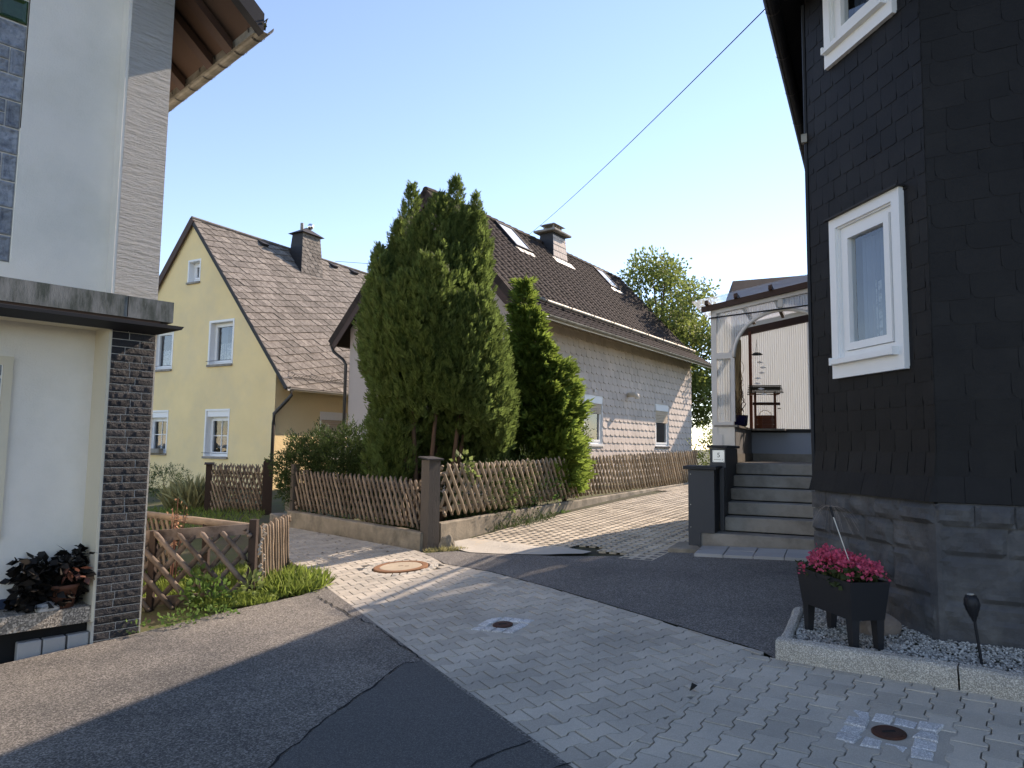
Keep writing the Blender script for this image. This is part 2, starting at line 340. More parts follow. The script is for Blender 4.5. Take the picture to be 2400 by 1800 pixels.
def crack(pts, wd=.012):
    mb=MB(); L=[];q=[]
    for i in range(len(pts)-1):
        a=V((*pts[i],0)); b=V((*pts[i+1],0)); n=max(2,int((b-a).length/.05))
        for j in range(n): p=a.lerp(b,j/n); q.append((p.x+random.uniform(-.012,.012),p.y+random.uniform(-.012,.012)))
    for i in range(len(q)-1):
        d=(V(q[i+1])-V(q[i])).normalized(); nn=V((-d.y,d.x)); w0=wd*random.uniform(.4,1.3)
        mb.add([(q[i][0]-nn.x*w0/2,q[i][1]-nn.y*w0/2,g(*q[i])+.007),(q[i][0]+nn.x*w0/2,q[i][1]+nn.y*w0/2,g(*q[i])+.007),(q[i+1][0]+nn.x*w0/2,q[i+1][1]+nn.y*w0/2,g(*q[i+1])+.007),(q[i+1][0]-nn.x*w0/2,q[i+1][1]-nn.y*w0/2,g(*q[i+1])+.007)],[(0,3,2,1)])
    mb.build('crack',m_crackshade,road)
crack([(-.61,5.23),(-.74,5.21),(-.9,4.74),(-1.07,4.27),(-1.19,3.8),(-1.3,3.2)],.014)
crack([(.13,3.88),(-.02,3.8),(-.1,3.72),(-.22,3.6)],.016); crack([(-1.93,7.34),(-1.67,6.92),(-1.38,6.5),(-1.15,6.2)],.013)
crack([(.30,3.62),(.16,3.55),(.0,3.5)],.01); crack([(-.63,5.28),(-.9,5.75),(-1.15,6.22)],.012)
structure(sheet('asphalt_forecourt',[(-1.12,9.48),(-.77,8.71),(-.19,8.14),(.54,7.09),(1.03,6.31),(1.45,5.63),(1.76,5.14),(1.80,4.97),(1.95,5.0),(2.31,5.72),(2.8,6.3),(3.9,8.5),(2.5,9.2),(1.93,8.92),(1.56,8.62),(.56,8.86),(-.24,9.3),(-.72,9.55)],0,m_asph3,.5))
# paver bed
bedp=[(-4.2,12.05),(-2.69,9.11),(-2.0,7.84),(-.63,5.32),(.32,3.59),(1.6,1.25),(4.2,1.25),(4.2,3.4),(1.84,4.93),(1.74,5.14),(1.43,5.63),(1.01,6.31),(.52,7.09),(-.21,8.14),(-.79,8.71),(-1.12,9.5),(-1.3,9.78),(-3.72,12.45)]
paving=structure(sheet('paving',bedp,-.04,m_bed,.6))
W1,W2=.0825,.0575
PV=[(-.1,-W1),(-.066,-W1),(-.038,-W2),(.038,-W2),(.066,-W1),(.1,-W1),(.1,W1),(.066,W1),(.038,W2),(-.038,W2),(-.066,W1),(-.1,W1)]
PV=[(x*(.95 if abs(x)>.09 else 1), y-(.0036 if y>0 else -.0036)) for x,y in PV]
def half(p,q): # half-plane with inside on the right of p->q
    dx,dy=q[0]-p[0],q[1]-p[1]; a,b=-dy,dx; return a,b,a*p[0]+b*p[1]
def side(p,q,x,y): a,b,c=half(p,q); return a*x+b*y-c
def nearest_seg(pl,x,y):
    best=None
    for i in range(len(pl)-1):
        p,q=V(pl[i]),V(pl[i+1]); d=q-p; t=max(0,min(1,(V((x,y))-p).dot(d)/d.dot(d))); e=(p+d*t-V((x,y))).length
        if best is None or e<best[0]: best=(e,i)
    return best
CIRC=[(-1.30,8.65,.44)]
SQ=[(-.05,6.05,.21,28),(1.96,3.79,.235,37)]
def lay_pavers(ang, origin, bounds, ok):
    X=dirn(ang); Y=V((-X.y,X.x,0)); out=[]
    for j in range(-110,110):
        for i in range(-70,70):
            u=i*.2+(.1 if j%2 else 0); v=j*(W1+W2); cx=origin[0]+X.x*u+Y.x*v; cy=origin[1]+X.y*u+Y.y*v
            if not(-4.5<cx<4.4 and 1.9<cy<12.6) or not ok(cx,cy): continue
            p=[(cx+X.x*a+Y.x*b, cy+X.y*a+Y.y*b) for a,b in PV]
            for pl,sgn in bounds:
                e,k=nearest_seg(pl,cx,cy)
                if e<.16:
                    h=half(pl[k],pl[k+1]); h=h if sgn>0 else (-h[0],-h[1],-h[2]); p=clip(p,*h)
                    if len(p)<3: break
            if len(p)<3 or abs(area(p))<.0012: continue
            if any((cx-a)**2+(cy-b)**2<r*r for a,b,r in CIRC): continue
            sk=False
            for a,b,r,an in SQ:
                D=dirn(an); E=V((-D.y,D.x)); du=(cx-a)*D.x+(cy-b)*D.y; dv=(cx-a)*E.x+(cy-b)*E.y
                if abs(du)<r-.02 and abs(dv)<r-.02: sk=True
            if not sk: out.append(p)
    return out
def okmain(x,y):
    def left_ok():
        e,k=nearest_seg(EDGE_L,x,y); return side(EDGE_L[k],EDGE_L[k+1],x,y)>-.09 if False else True
    e,k=nearest_seg(EDGE_L,x,y); a=side(EDGE_L[k],EDGE_L[k+1],x,y)/ (V(EDGE_L[k+1])-V(EDGE_L[k])).length
    if a<-.09: return False
    pl=EDGE_R if y>5.14 else SEAM
    e,k=nearest_seg(EDGE_R+SEAM[1:],x,y); PL=EDGE_R+SEAM[1:]; b=side(PL[k],PL[k+1],x,y)/(V(PL[k+1])-V(PL[k])).length
    return b<.09
MAINB=[(EDGE_L,-1),(EDGE_R+SEAM[1:],1)]
# orientation: EDGE_L runs down-right (inside is left of travel); EDGE_R+SEAM runs down then back (inside is right of travel)
pm=lay_pavers(61.5,(.18,4.12),MAINB,okmain)
KERB=[(1.80,4.955),(2.61,4.30),(2.88,4.09),(4.3,3.0)]
def okright(x,y):
    e,k=nearest_seg(SEAM,x,y); a=side(SEAM[k],SEAM[k+1],x,y)/(V(SEAM[k+1])-V(SEAM[k])).length
    e2,k2=nearest_seg(KERB,x,y); b=side(KERB[k2],KERB[k2+1],x,y)/(V(KERB[k2+1])-V(KERB[k2])).length
    return a>-.09 and b<.09 and y>2.4 and (x>.0)
pr=lay_pavers(37,(1.54,4.06),[(SEAM,-1),(KERB,1)],okright)
pieces(paving,'paver',pm+pr,lambda x,y,h:(x,y,g(x,y)-.04+h),.04,m_paver,bevel=.003,jit=.0022,rest='paver_field')
# small setts around the manhole, rough
def gpt(x,y,h): return (x,y,g(x,y)+h)
mh=thing('manhole_cover','round manhole cover with rusty rim set in the pavers','manhole cover',T(-1.30,8.65,g(-1.30,8.65)+.002)@V((0,0,1)).rotation_difference(gn(-1.3,8.6)).to_matrix().to_4x4())
MB().lathe([(.325,-.05),(.325,.008),(.315,.012),(.26,.012),(.255,.004)],40).build('rim',m_rustc,mh)
MB().lathe([(.253,-.05),(.253,.006),(.245,.010),(.0,.011)],40,cap=False).build('lid',m_manh,mh)
mb=MB(); mb.box(-.03,.03,-.004,.004,.008,.0135); mb.box(.05,.10,-.03,-.022,.008,.0135); mb.build('lifting_slot',m_rust,mh)
ring=[]
for rr,n in ((.37,26),(.425,30)):
    for i in range(n):
        a0=2*pi*i/n+.02; a1=2*pi*(i+1)/n-.02; r0,r1=rr-.024,rr+.024
        ring.append([(-1.30+r*cos(a)*random.uniform(.99,1.01),8.65+r*sin(a)*random.uniform(.99,1.01)) for r,a in ((r0,a0),(r1,a0),(r1,a1),(r0,a1))])
pieces(mh,'sett',ring,lambda x,y,h:tuple(mat4(mh).inverted()@V((x,y,g(x,y)-.012+h))),.013,m_mortar,bevel=.004,jit=.003)
def valve(lbl,cx,cy,r,an,rad,uneven):
    D=dirn(an); fm=T(cx,cy,g(cx,cy))@V((0,0,1)).rotation_difference(gn(cx,cy)).to_matrix().to_4x4()
    t=thing('valve_cap',lbl,'valve cap',fm,'valve caps in the paving')
    Li=mat4(t).inverted(); E=V((-D.y,D.x)); pol=[]; n=4; s=2*r/n
    for i in range(n):
        for j in range(n):
            if 0<i<n-1 and 0<j<n-1: continue
            a,b=-r+i*s+.006,-r+j*s+.006; q=[(a,b),(a+s-.012,b),(a+s-.012,b+s-.012),(a,b+s-.012)]
            q=[(x+random.uniform(-uneven,uneven),y+random.uniform(-uneven,uneven)) for x,y in q]
            pol.append([(cx+D.x*x+E.x*y,cy+D.y*x+E.y*y) for x,y in q])
    mb=MB(); mb.prism([(cx+D.x*x*r+E.x*y*r,cy+D.y*x*r+E.y*y*r) for x,y in ((-1.48,-1.48),(1.48,-1.48),(1.48,1.48),(-1.48,1.48))],0,1)
    vs=[tuple(Li@V((x,y,g(x,y)-.004))) for x,y,z in mb.v[:4]]; f=MB().add(vs,[(0,1,2,3)]); f.build('mortar_bed',m_paver,t)
    pieces(t,'sett',pol,lambda x,y,h:tuple(Li@V((x,y,g(x,y)-.012+h))),.016,m_sett,bevel=.008,jit=.005)
    MB().lathe([(rad,-.03),(rad,.004),(rad*.9,.008),(rad*.82,.004),(rad*.8,.006),(0,.007)],28,cap=False).build('lid',m_rust,t)
    MB().box(-rad*.4,rad*.4,-.008,.008,.005,.0095).build('slot',m_crackshade,t)
valve('small rusty valve cap in white setts in the middle of the paving',-.05,6.05,.20,28,.085,.004)
valve('oval rusty valve cap framed by rough setts near the kerb',1.96,3.79,.22,37,.082,.012)
# driveway
drive=structure(sheet('driveway',[(-1.0,10.1),(-.72,9.55),(-.24,9.3),(.56,8.86),(1.56,8.62),(1.93,8.92),(2.3,9.0),(2.4,9.6),(3.0,10.7),(4.4,13.4),(8.6,22),(6.6,22.6),(4.98,19.9),(1.44,14.17),(-.02,12.0)],-.02,m_soil,.5))
def gridblock():
    bm=MB(); nx,ny=4,3; p=.145; hs=.046; L,Wd=nx*p,ny*p; xs=[0.004]; ys=[.004]
    for i in range(nx): xs+=[(i+.5)*p-hs,(i+.5)*p+hs]
    for i in range(ny): ys+=[(i+.5)*p-hs,(i+.5)*p+hs]
    xs.append(L-.004); ys.append(Wd-.004); n=len(xs)
    for z in (.0,-.05):
        for y in ys:
            for x in xs: bm.v.append((x-L/2,y-Wd/2,z))
    K=n*len(ys)
    for j in range(len(ys)-1):
        for i in range(n-1):
            a=j*n+i; q=(a,a+1,a+n+1,a+n)
            if i%2 and j%2:
                for k in range(4): s,t=q[k],q[(k+1)%4]; bm.f.append((s,t,t+K,s+K))
            else: bm.f.append(q)
    return bm.mesh('grid_paver',m_gridp), L, Wd
gme,GL,GW=gridblock()
DA=34.; DX=dirn(DA); DY=V((-DX.y,DX.x,0)); cnt=[]
for i in range(-4,26):
    for j in range(-16,10):
        u=(i+(.5 if j%2 else 0))*GL; v=j*GW; x=.3+DX.x*u+DY.x*v; y=10.6+DX.y*u+DY.y*v
        fl=-1.0+(y-10.1)*.612+.34   # fence line
        if x<fl or y>20.5: continue
        rl=min(2.35+(max(y,9.6)-9.6)*.52, 9)
        if y<9.2: rl=2.12
        if x>rl or y<9.62-.42*(x+.8)+(.35 if x<.9 else 0): continue
        cnt.append((x,y))
cnt.sort(key=lambda p:p[1])
for x,y in cnt[:300]:
    o=bpy.data.objects.new('grid_paver',gme); put(o,drive)
    q=V((0,0,1)).rotation_difference(gn(x,y)).to_matrix().to_4x4()
    o.matrix_local=T(x,y,g(x,y)+.004+random.uniform(-.004,.004))@q@Matrix.Rotation(radians(90-DA)+random.uniform(-.01,.01),4,'Z')
def lumpy(x,y): return g(x,y)+.007+.03*max(0,noise.noise(V((x*2.2,y*2.2,.3))))
structure(sheet('mortar_apron',[(-.98,9.95),(-.70,9.58),(-.52,9.36),(-.2,9.19),(.11,9.07),(.5,8.93),(.9,8.84),(1.02,9.02),(.78,9.3),(.3,9.62),(-.05,9.95),(-.3,10.25),(-.6,10.45)],.0,m_mortar,.12,lumpy))
structure(MB().prism([(1.92,8.78),(2.33,8.62),(2.36,9.3),(2.2,9.4)],.2,.50).build('concrete_edge_slab',m_conc,None,bevel=.01))
# granite kerb and gravel bed
kb=thing('granite_kerb','rough granite kerb around the gravel bed under the dark house','kerb')
def rough_block(p0,p1,wid,h,zlow,name,parent,mat,amp=.008,nseg=8):
    p0,p1=V((*p0,0)),V((*p1,0)); d=(p1-p0).normalized(); n=V((-d.y,d.x,0)); L=(p1-p0).length; mb=MB()
    prof=[(0,-zlow),(-.006,h*.55),(.004,h-.012),(.018,h),(wid-.015,h+.004),(wid,h-.012),(wid,-zlow)]
    for i in range(nseg+1):
        t=i/nseg
        for a,z in prof:
            q=p0+d*(L*t)+n*a; r=V((q.x*9,q.y*9,z*9)); q=q+V((noise.noise(r),noise.noise(r+V((5,0,0))),0))*amp; mb.v.append((q.x,q.y,g(q.x,q.y)+z+noise.noise(r+V((0,7,0)))*amp))
    k=len(prof)
    for i in range(nseg):
        for j in range(k-1): mb.f.append((i*k+j,(i+1)*k+j,(i+1)*k+j+1,i*k+j+1))
    mb.f.append(tuple(range(k))); mb.f.append(tuple(range(nseg*k+k-1,nseg*k-1,-1)))
    return mb.build(name,mat,parent)
rough_block((1.80,4.93),(2.62,4.275),.085,.13,.1,'kerb_stone',kb,m_granite,nseg=24)
rough_block((2.628,4.268),(3.7,3.40),.085,.13,.1,'kerb_stone',kb,m_granite,nseg=28)
rough_block((2.27,5.80),(1.865,5.03),.075,.10,.1,'kerb_stone',kb,m_granite,nseg=18)
structure(sheet('gravel_base',[(1.88,5.0),(2.66,4.34),(3.72,3.48),(4.4,4.0),(3.0,5.0),(2.75,6.3),(2.3,5.75)],.06,m_soil,.4))
def gravel():
    P=[(1.92,5.02),(2.66,4.36),(3.6,3.55),(4.0,4.2),(3.0,4.9),(2.72,6.2),(2.32,5.72)]; out=[]; me=bpy.data.meshes.new('gravel'); vs=[];fs=[]
    def inside(x,y):
        c=False
        for i in range(len(P)):
            a,b=P[i],P[i-1]
            if (a[1]>y)!=(b[1]>y) and x<(b[0]-a[0])*(y-a[1])/(b[1]-a[1])+a[0]: c=not c
        return c
    n=0
    oct_v=[(1,0,0),(-1,0,0),(0,1,0),(0,-1,0),(0,0,1),(0,0,-1)]; oct_f=[(0,2,4),(2,1,4),(1,3,4),(3,0,4),(2,0,5),(1,2,5),(3,1,5),(0,3,5)]
    while n<11000:
        x,y=random.uniform(1.9,4),random.uniform(3.5,6.2)
        if not inside(x,y): continue
        r=random.uniform(.006,.0125); a=random.uniform(0,6.3); k=len(vs); z=g(x,y)+.062+random.uniform(0,.012)
        sx,sy,sz=r*random.uniform(.8,1.5),r*random.uniform(.7,1.1),r*random.uniform(.6,.9); tl=random.uniform(-.6,.6)
        for px,py,pz in oct_v:
            px,py,pz=px*sx,py*sy,pz*sz; px,pz=px*cos(tl)-pz*sin(tl),px*sin(tl)+pz*cos(tl)
            vs.append((x+px*cos(a)-py*sin(a),y+px*sin(a)+py*cos(a),z+pz))
        fs+= [tuple(i+k for i in f) for f in oct_f]; n+=1
    me.from_pydata(vs,[],fs); me.materials.append(m_gravel); o=put(bpy.data.objects.new('gravel',me),None); o['kind']='stuff'; o['label']='grey gravel filling the bed beside the granite kerb'
gravel()
# ------------------------------------------------ window builder
def window(parent, m, w_, h_, depth=.15, frame_w=.07, sash=.055, border=0., sill=None, box_h=0., shutter=0., muntin=False, cur=None, mat=None, glass=None, rail=False, sill_over=.05, sillm=None):
    """m: x right, y outward, z up, origin lower left corner of the opening on the wall face"""
    mat=mat or m_pvc; b=MB()
    for x0,x1,z0,z1 in ((0,.012,0,h_),(w_-.012,w_,0,h_),(.012,w_-.012,h_-.012,h_),(.012,w_-.012,0,.012)): b.box(x0,x1,-depth-.06,.004,z0,z1)
    if border:
        e=border
        for x0,x1,z0,z1 in ((-e,0,-e*.2,h_+e),(w_,w_+e,-e*.2,h_+e),(0,w_,h_,h_+e)): b.box(x0,x1,-.01,.012,z0,z1)
    f=frame_w; y0,y1=-depth-.06,-depth; top=h_-.012-box_h
    for x0,x1,z0,z1 in ((.012,f,.012,top),(w_-f,w_-.012,.012,top),(f,w_-f,top-f*.8,top),(f,w_-f,.012,f)): b.box(x0,x1,y0,y1,z0,z1)
    win=b.build('window',mat,parent,m)
    s=sash; b=MB(); x0,x1,z0,z1=f+.004,w_-f-.004,f+.004,top-f*.8-.004
    for a,bb,c,d in ((x0,x0+s,z0,z1),(x1-s,x1,z0,z1),(x0+s,x1-s,z1-s,z1),(x0+s,x1-s,z0,z0+s)): b.box(a,bb,y0+.005,y1+.018,c,d)
    b.build('sash',mat,win)
    gx0,gx1,gz0,gz1=x0+s,x1-s,z0+s,z1-s
    MB().add([(gx0,y1-.02,gz0),(gx1,y1-.02,gz0),(gx1,y1-.02,gz1),(gx0,y1-.02,gz1)],[(0,1,2,3)]).build('pane',glass or m_glass,win)
    if muntin:
        b=MB(); xm=(gx0+gx1)/2; zm=gz0+(gz1-gz0)*.52; b.box(xm-.012,xm+.012,y1-.03,y1-.005,gz0,gz1); b.box(gx0,xm-.013,y1-.03,y1-.006,zm-.012,zm+.012); b.box(xm+.013,gx1,y1-.03,y1-.006,zm-.012,zm+.012); b.build('glazing_bar',mat,win)
    if box_h: box('shutter_box',mat,win,.02,w_-.02,-depth,-.02 if depth>.05 else .03,top+.003,h_-.013)
    if shutter:
        zb=z1-(z1-z0)*shutter; b=MB(); n=max(2,int((top-zb)/.045))
        for i in range(n): b.box(f*.6,w_-f*.6,y1+.02,y1+.032+.004*(i%2),zb+(top-zb)*i/n,zb+(top-zb)*(i+.85)/n)
        b.build('roller_shutter',m_shut,win)
    if cur:
        for mt,(ca,cb),(cc,cd_) in cur:
            b=MB(); n=26
            for i in range(n+1):
                x=gx0+(gx1-gx0)*(ca+(cb-ca)*i/n); yy=y0-.06+.012*sin(i*1.9)
                for z in (gz0+(gz1-gz0)*cc,gz0+(gz1-gz0)*cd_): b.v.append((x,yy,z+ (.012*sin(i*1.3) if z>gz0+.02 else 0)))
            for i in range(n): b.f.append((2*i,2*i+2,2*i+3,2*i+1))
            b.build('curtain',mt,win)
    a0,a1,c0,c1_=.02,w_-.02,.02,h_-.02; yb=-depth-.75
    MB().add([(a0,-depth-.05,c0),(a1,-depth-.05,c0),(a1,-depth-.05,c1_),(a0,-depth-.05,c1_),(a0,yb,c0),(a1,yb,c0),(a1,yb,c1_),(a0,yb,c1_)],[(4,5,6,7),(0,1,5,4),(1,2,6,5),(2,3,7,6),(3,0,4,7)]).build('room_back',m_dark,win)
    if sill: MB().box(-sill_over,w_+sill_over,-depth,.06,-sill,-.003).build('sill',sillm or m_concg,win)
    if rail: MB().tube([(-.05,.03,.10),(-.05,.075,.10),(w_+.03,.075,.10),(w_+.03,.03,.10)],.008,6).build('flower_box_rail',m_pipe,win)
    return win
def flipm(x,y,z,xa,ya): # local axes for windows
    xa=V(xa);ya=V(ya); return Matrix(((xa.x,ya.x,0,x),(xa.y,ya.y,0,y),(0,0,1,z),(0,0,0,1)))
# ------------------------------------------------ yellow house
YH=thing('yellow_house','yellow plastered gabled house with weathered slate roof behind the lattice fences','house',frame(-6.68*1.07,20.0*1.07,-.119,30)@Matrix.Scale(1.07,4))
GW2=8.1; EZ=3.77; AZ=8.79; SLP=(AZ-EZ)/4.05; YL=12.
gw=[(1.93,2.93,1.30,2.66),(4.82,5.82,1.36,2.66),(1.92,2.94,4.06,5.35),(4.78,5.78,4.02,5.28),(3.61,4.13,6.72,7.39)]
gm=flipm(0,0,0,(0,1,0),(-1,0,0)) # gable plane: x-> +Y local, outward -X
wall('gable_wall',m_yel,YH,[(0,-.2),(GW2,-.2),(GW2,EZ),(4.05,AZ-.12),(0,EZ)],gw,gm)
wall('front_wall',m_yelr,YH,[(0,-.2),(YL,-.2),(YL,EZ),(0,EZ)],[(1.80,2.84,1.25,2.64)],flipm(0,0,0,(1,0,0),(0,-1,0)))
wall('rear_wall',m_yel,YH,[(0,-.2),(YL,-.2),(YL,EZ),(0,EZ)],[],T(0,GW2,0)); wall('end_wall',m_yel,YH,[(0,-.2),(GW2,-.2),(GW2,EZ),(4.05,AZ-.12),(0,EZ)],[],flipm(YL,0,0,(0,1,0),(-1,0,0)))
def gwin(r,**k): # gable windows: window x runs to the viewer's right = -Y
    return window(YH,flipm(0,r[1],r[2],(0,-1,0),(-1,0,0)),r[1]-r[0],r[3]-r[2],**k)
lc=(m_lace,(0,1),(0.,.52)); cu=(m_curt,(.0,.35),(0,1))
gwin(gw[0],depth=.17,box_h=.17,border=.05,sill=.07,muntin=True,cur=[(m_lace,(.1,1),(.12,.55))],rail=True,glass=m_glassd)
gwin(gw[1],depth=.17,box_h=.17,border=.05,sill=.07,muntin=True,cur=[(m_lace,(0,1),(.0,.5))],rail=True,glass=m_glassd)
gwin(gw[2],depth=.17,border=.06,sill=.07,cur=[lc,(m_curt,(.1,.4),(0,1))],rail=True)
gwin(gw[3],depth=.17,border=.06,sill=.07,cur=[lc],rail=True)
gwin(gw[4],depth=.17,border=.05,sill=.06,frame_w=.12,sash=.05)
window(YH,flipm(1.80,0,1.25,(1,0,0),(0,-1,0)),1.04,1.39,depth=.10,box_h=.18,border=.05,sill=.07,shutter=.7)
fb=thing('window_flower_box','low box of dark flowers on the lower left gable window of the yellow house','flower box',mat4(YH)@T(-.12,5.32,1.42))
box('trough',m_concg,fb,-.08,.08,-.45,.45,-.06,.08)
# roof
def roofmap(x0,y_e,z_e,sl,dy):
    c=1/sqrt(1+sl*sl); s_=sl*c
    return lambda x,t,h:(x0+x, y_e+dy*t*c-dy*h*s_, z_e+t*s_+h*c)
OV=.55; ez=EZ-OV*SLP*.75   # slight flare at the eave
slope_len=sqrt((4.05+OV)**2+(AZ-ez)**2); sl2=(AZ-ez)/(4.05+OV)
rm=roofmap(-.08,-OV,ez,sl2,1); RL=YL+.2
def slab(name,mat,parent,fm,x0,x1,t0,t1,h0,h1):
    b=MB(); vs=[fm(x,t,h) for h in (h0,h1) for x,t in ((x0,t0),(x1,t0),(x1,t1),(x0,t1))]; b.add(vs,[(0,3,2,1),(4,5,6,7),(0,1,5,4),(1,2,6,5),(2,3,7,6),(3,0,4,7)]); return b.build(name,mat,parent)
yr=slab('roof',m_greyslate,YH,rm,0,RL,0,slope_len,-.10,-.002)
rm2=roofmap(-.08,GW2+OV,ez,sl2,-1); slab('roof',m_greyslate,YH,rm2,0,RL,0,slope_len,-.10,.012)
pol=[]; EXP=.285; SWd=.335; ta=radians(13)
for j in range(-14,32):
    for i in range(-6,50):
        a=i*SWd+(j*.11)%SWd; b=j*EXP; pts=[]
        lf=[(-.34,1.08),(-.22,.62),(-.10,.28),(0,0)]
        L=[(a+dx*SWd,b+dy*EXP) for dx,dy in lf]; Rr=[(x+SWd*.955,y) for x,y in reversed(L)]
        q=[(x*cos(ta)-y*sin(ta),x*sin(ta)+y*cos(ta)) for x,y in L+Rr]
        q=cliprect(q,0.,RL,.0,slope_len-.01)
        if len(q)>2 and abs(area(q))>.006: pol.append(q)
pieces(yr,'roof_slate',pol,rm,.004,m_roofslate,tilt=.030,jit=.006,rest='slate_field')
slab('bargeboard',m_brown,YH,rm2,-.03,.02,0,slope_len,-.2,.014); slab('verge',m_greyslate,YH,rm,-.015,.012,0,slope_len,-.09,.022)
MB().tube([rm(0,slope_len,.02),rm(RL,slope_len,.02)],.05,8).build('ridge_cap',m_roofslate,YH)
def gutter(parent,p0,p1,r,mat,name='gutter',joints=0,flat=True):
    b=MB(); p0,p1=V(p0),V(p1); d=(p1-p0).normalized(); n=V((d.y,-d.x,0)); N=10
    for p in (p0,p1):
        for i in range(N+1): t=pi*i/N; b.v.append(tuple(p+n*(r*cos(t))+V((0,0,-r*sin(t)))))
        for i in range(N,-1,-1): t=pi*i/N; b.v.append(tuple(p+n*((r-.006)*cos(t))+V((0,0,-(r-.006)*sin(t)))))
    k=2*(N+1)
    for i in range(k): b.f.append((i,(i+1)%k,k+(i+1)%k,k+i))
    b.f.append(tuple(range(k-1,-1,-1))); b.f.append(tuple(range(k,2*k)))
    gobj=b.build(name,mat,parent,smooth=False)
    for i in range(joints):
        t=(i+.5)/joints; q=p0+(p1-p0)*t; c=MB(); pp=[]
        for s_ in (-.012,.012):
            for a in range(N+1): an=pi*a/N; c.v.append(tuple(q+d*s_+n*((r+.006)*cos(an))+V((0,0,-(r+.006)*sin(an)))))
        for a in range(N): c.f.append((a,a+1,N+2+a,N+1+a))
        c.build('joint_clip',m_pipe,gobj)
    return gobj
gutter(YH,(-.05,-OV-.04,ez-.01),(YL,-OV-.04,ez-.01),.075,m_zincw)
MB().tube([(.05,-OV-.04,ez-.08),(.05,-OV-.04,ez-.2),(.02,-OV+.05,ez-.32),(-.02,-.25,ez-.55),(-.10,-.10,ez-.72),(-.10,-.09,ez-1.0),(-.10,-.09,.1)],.05,10).build('downpipe',m_pipe,YH,smooth=True)
# snow guard
sg=MB(); tz=.42
for h in (.03,.17): sg.tube([rm(.25,tz,h),rm(YL,tz,h)],.010,5)
for i in range(110): x=.3+i*.105; sg.tube([rm(x,tz,.03),rm(x+.03,tz,.17)],.005,3)
for i in range(14): x=.4+i*.85; sg.tube([rm(x,tz+.12,.0),rm(x,tz,.0),rm(x,tz,.17),rm(x,tz+.25,.0)],.009,4)
sg.build('snow_guard',m_pipe,YH)
# chimney
def chimney(parent,x0,x1,y0,y1,zb,zt,tap,mat,capname='cap'):
    b=MB(); t=tap; b.add([(x0,y0,zb),(x1,y0,zb),(x1,y1,zb),(x0,y1,zb),(x0+t,y0+t,zt),(x1-t,y0+t,zt),(x1-t,y1-t,zt),(x0+t,y1-t,zt)],[(0,3,2,1),(4,5,6,7),(0,1,5,4),(1,2,6,5),(2,3,7,6),(3,0,4,7)])
    return b.build('chimney',mat,parent)
def facemap(p00,p10,p01,p11):
    p00,p10,p01,p11=map(V,(p00,p10,p01,p11)); n=(p10-p00).cross(p01-p00).normalized()
    return lambda x,y,h: tuple((p00*(1-x)+p10*x)*(1-y)+(p01*(1-x)+p11*x)*y+n*h)
ch=chimney(YH,3.72,4.85,3.15,3.95,7.4,9.30,.14,m_greyslate)
x0,x1,t=3.72,4.85,.14; fm=facemap((x0,3.15,7.4),(x1,3.15,7.4),(x0+t,3.15+t,9.30),(x1-t,3.15+t,9.30))
pol=[]
for j in range(14):
    for i in range(-1,5):
        o=(j%2)*.12; a=i*.25+o; q=[(a,j/14+.03),(a+.08,j/14),(a+.245,j/14),(a+.245,(j+1.15)/14),(a,(j+1.15)/14)]
        q=cliprect(q,0,1,.0,1)
        if len(q)>2: pol.append(q)
pieces(ch,'chimney_slate',pol,fm,.004,m_roofslate,tilt=.012,jit=.002)
b=MB(); b.add([(3.74,3.17,9.30),(4.83,3.17,9.30),(4.83,3.93,9.30),(3.74,3.93,9.30),(4.285,3.55,9.62)],[(0,3,2,1),(0,1,4),(1,2,4),(2,3,4),(3,0,4)]); b.build('cap',m_greyslate,ch)
MB().tube([(4.05,3.55,9.4),(4.05,3.55,9.72)],.06,10).build('flue',m_zinc,ch)
MB().lathe([(.0,0),(.07,.02),(.11,.09),(.11,.15),(.07,.22),(0,.24)],20,T(4.42,3.5,9.56),cap=False).build('cowl',m_steel,ch,smooth=True)
for x in (2.55,5.95,7.1):
    b=MB(); b.add([rm(x,slope_len-.35,.01),rm(x+.3,slope_len-.35,.01),rm(x+.3,slope_len-.05,.02),rm(x,slope_len-.05,.02),rm(x+.02,slope_len-.37,.14),rm(x+.28,slope_len-.37,.14)],[(0,1,5,4),(4,5,2,3),(0,4,3),(1,2,5)]); b.build('roof_vent',m_greyslate,YH)
MB().box(-.25,.0,6.7,7.6,.0,.62).build('cellar_lightwell',m_greywall,YH)
# ------------------------------------------------ grey shingled house
GH=thing('shingled_house','small house with pinkish grey shingle wall and brown tiled roof behind the conifers','house',frame(.28,17.0,0,34))
GL_,GWd=11.5,6.0; rz=8.49; sl=1.10; y_k=.15; z_k=rz-.0-sl*(3.0-y_k); y_e=-.80; z_e=z_k-.62*(y_k-y_e)
w1=(3.02,4.14,1.80,3.15); w2=(8.06,9.2,1.78,3.17)
wall('front_wall',m_pink,GH,[(0,0),(GL_,0),(GL_,5.2),(0,5.2)],[w1,w2],flipm(0,0,0,(1,0,0),(0,-1,0)))
wall('gable_wall',m_pink,GH,[(0,0),(GWd,0),(GWd,5.1),(3.0,rz-.15),(0,5.1)],[],flipm(0,0,0,(0,1,0),(-1,0,0)))
wall('gable_wall',m_pink,GH,[(0,0),(GWd,0),(GWd,5.1),(3.0,rz-.15),(0,5.1)],[],flipm(GL_,0,0,(0,1,0),(-1,0,0))); wall('rear_wall',m_pink,GH,[(0,0),(GL_,0),(GL_,5.1),(0,5.1)],[],T(0,GWd,0))
fmw=lambda x,z,h:(x,-h,z)
pol=[]; SW_,SH_=.30,.215
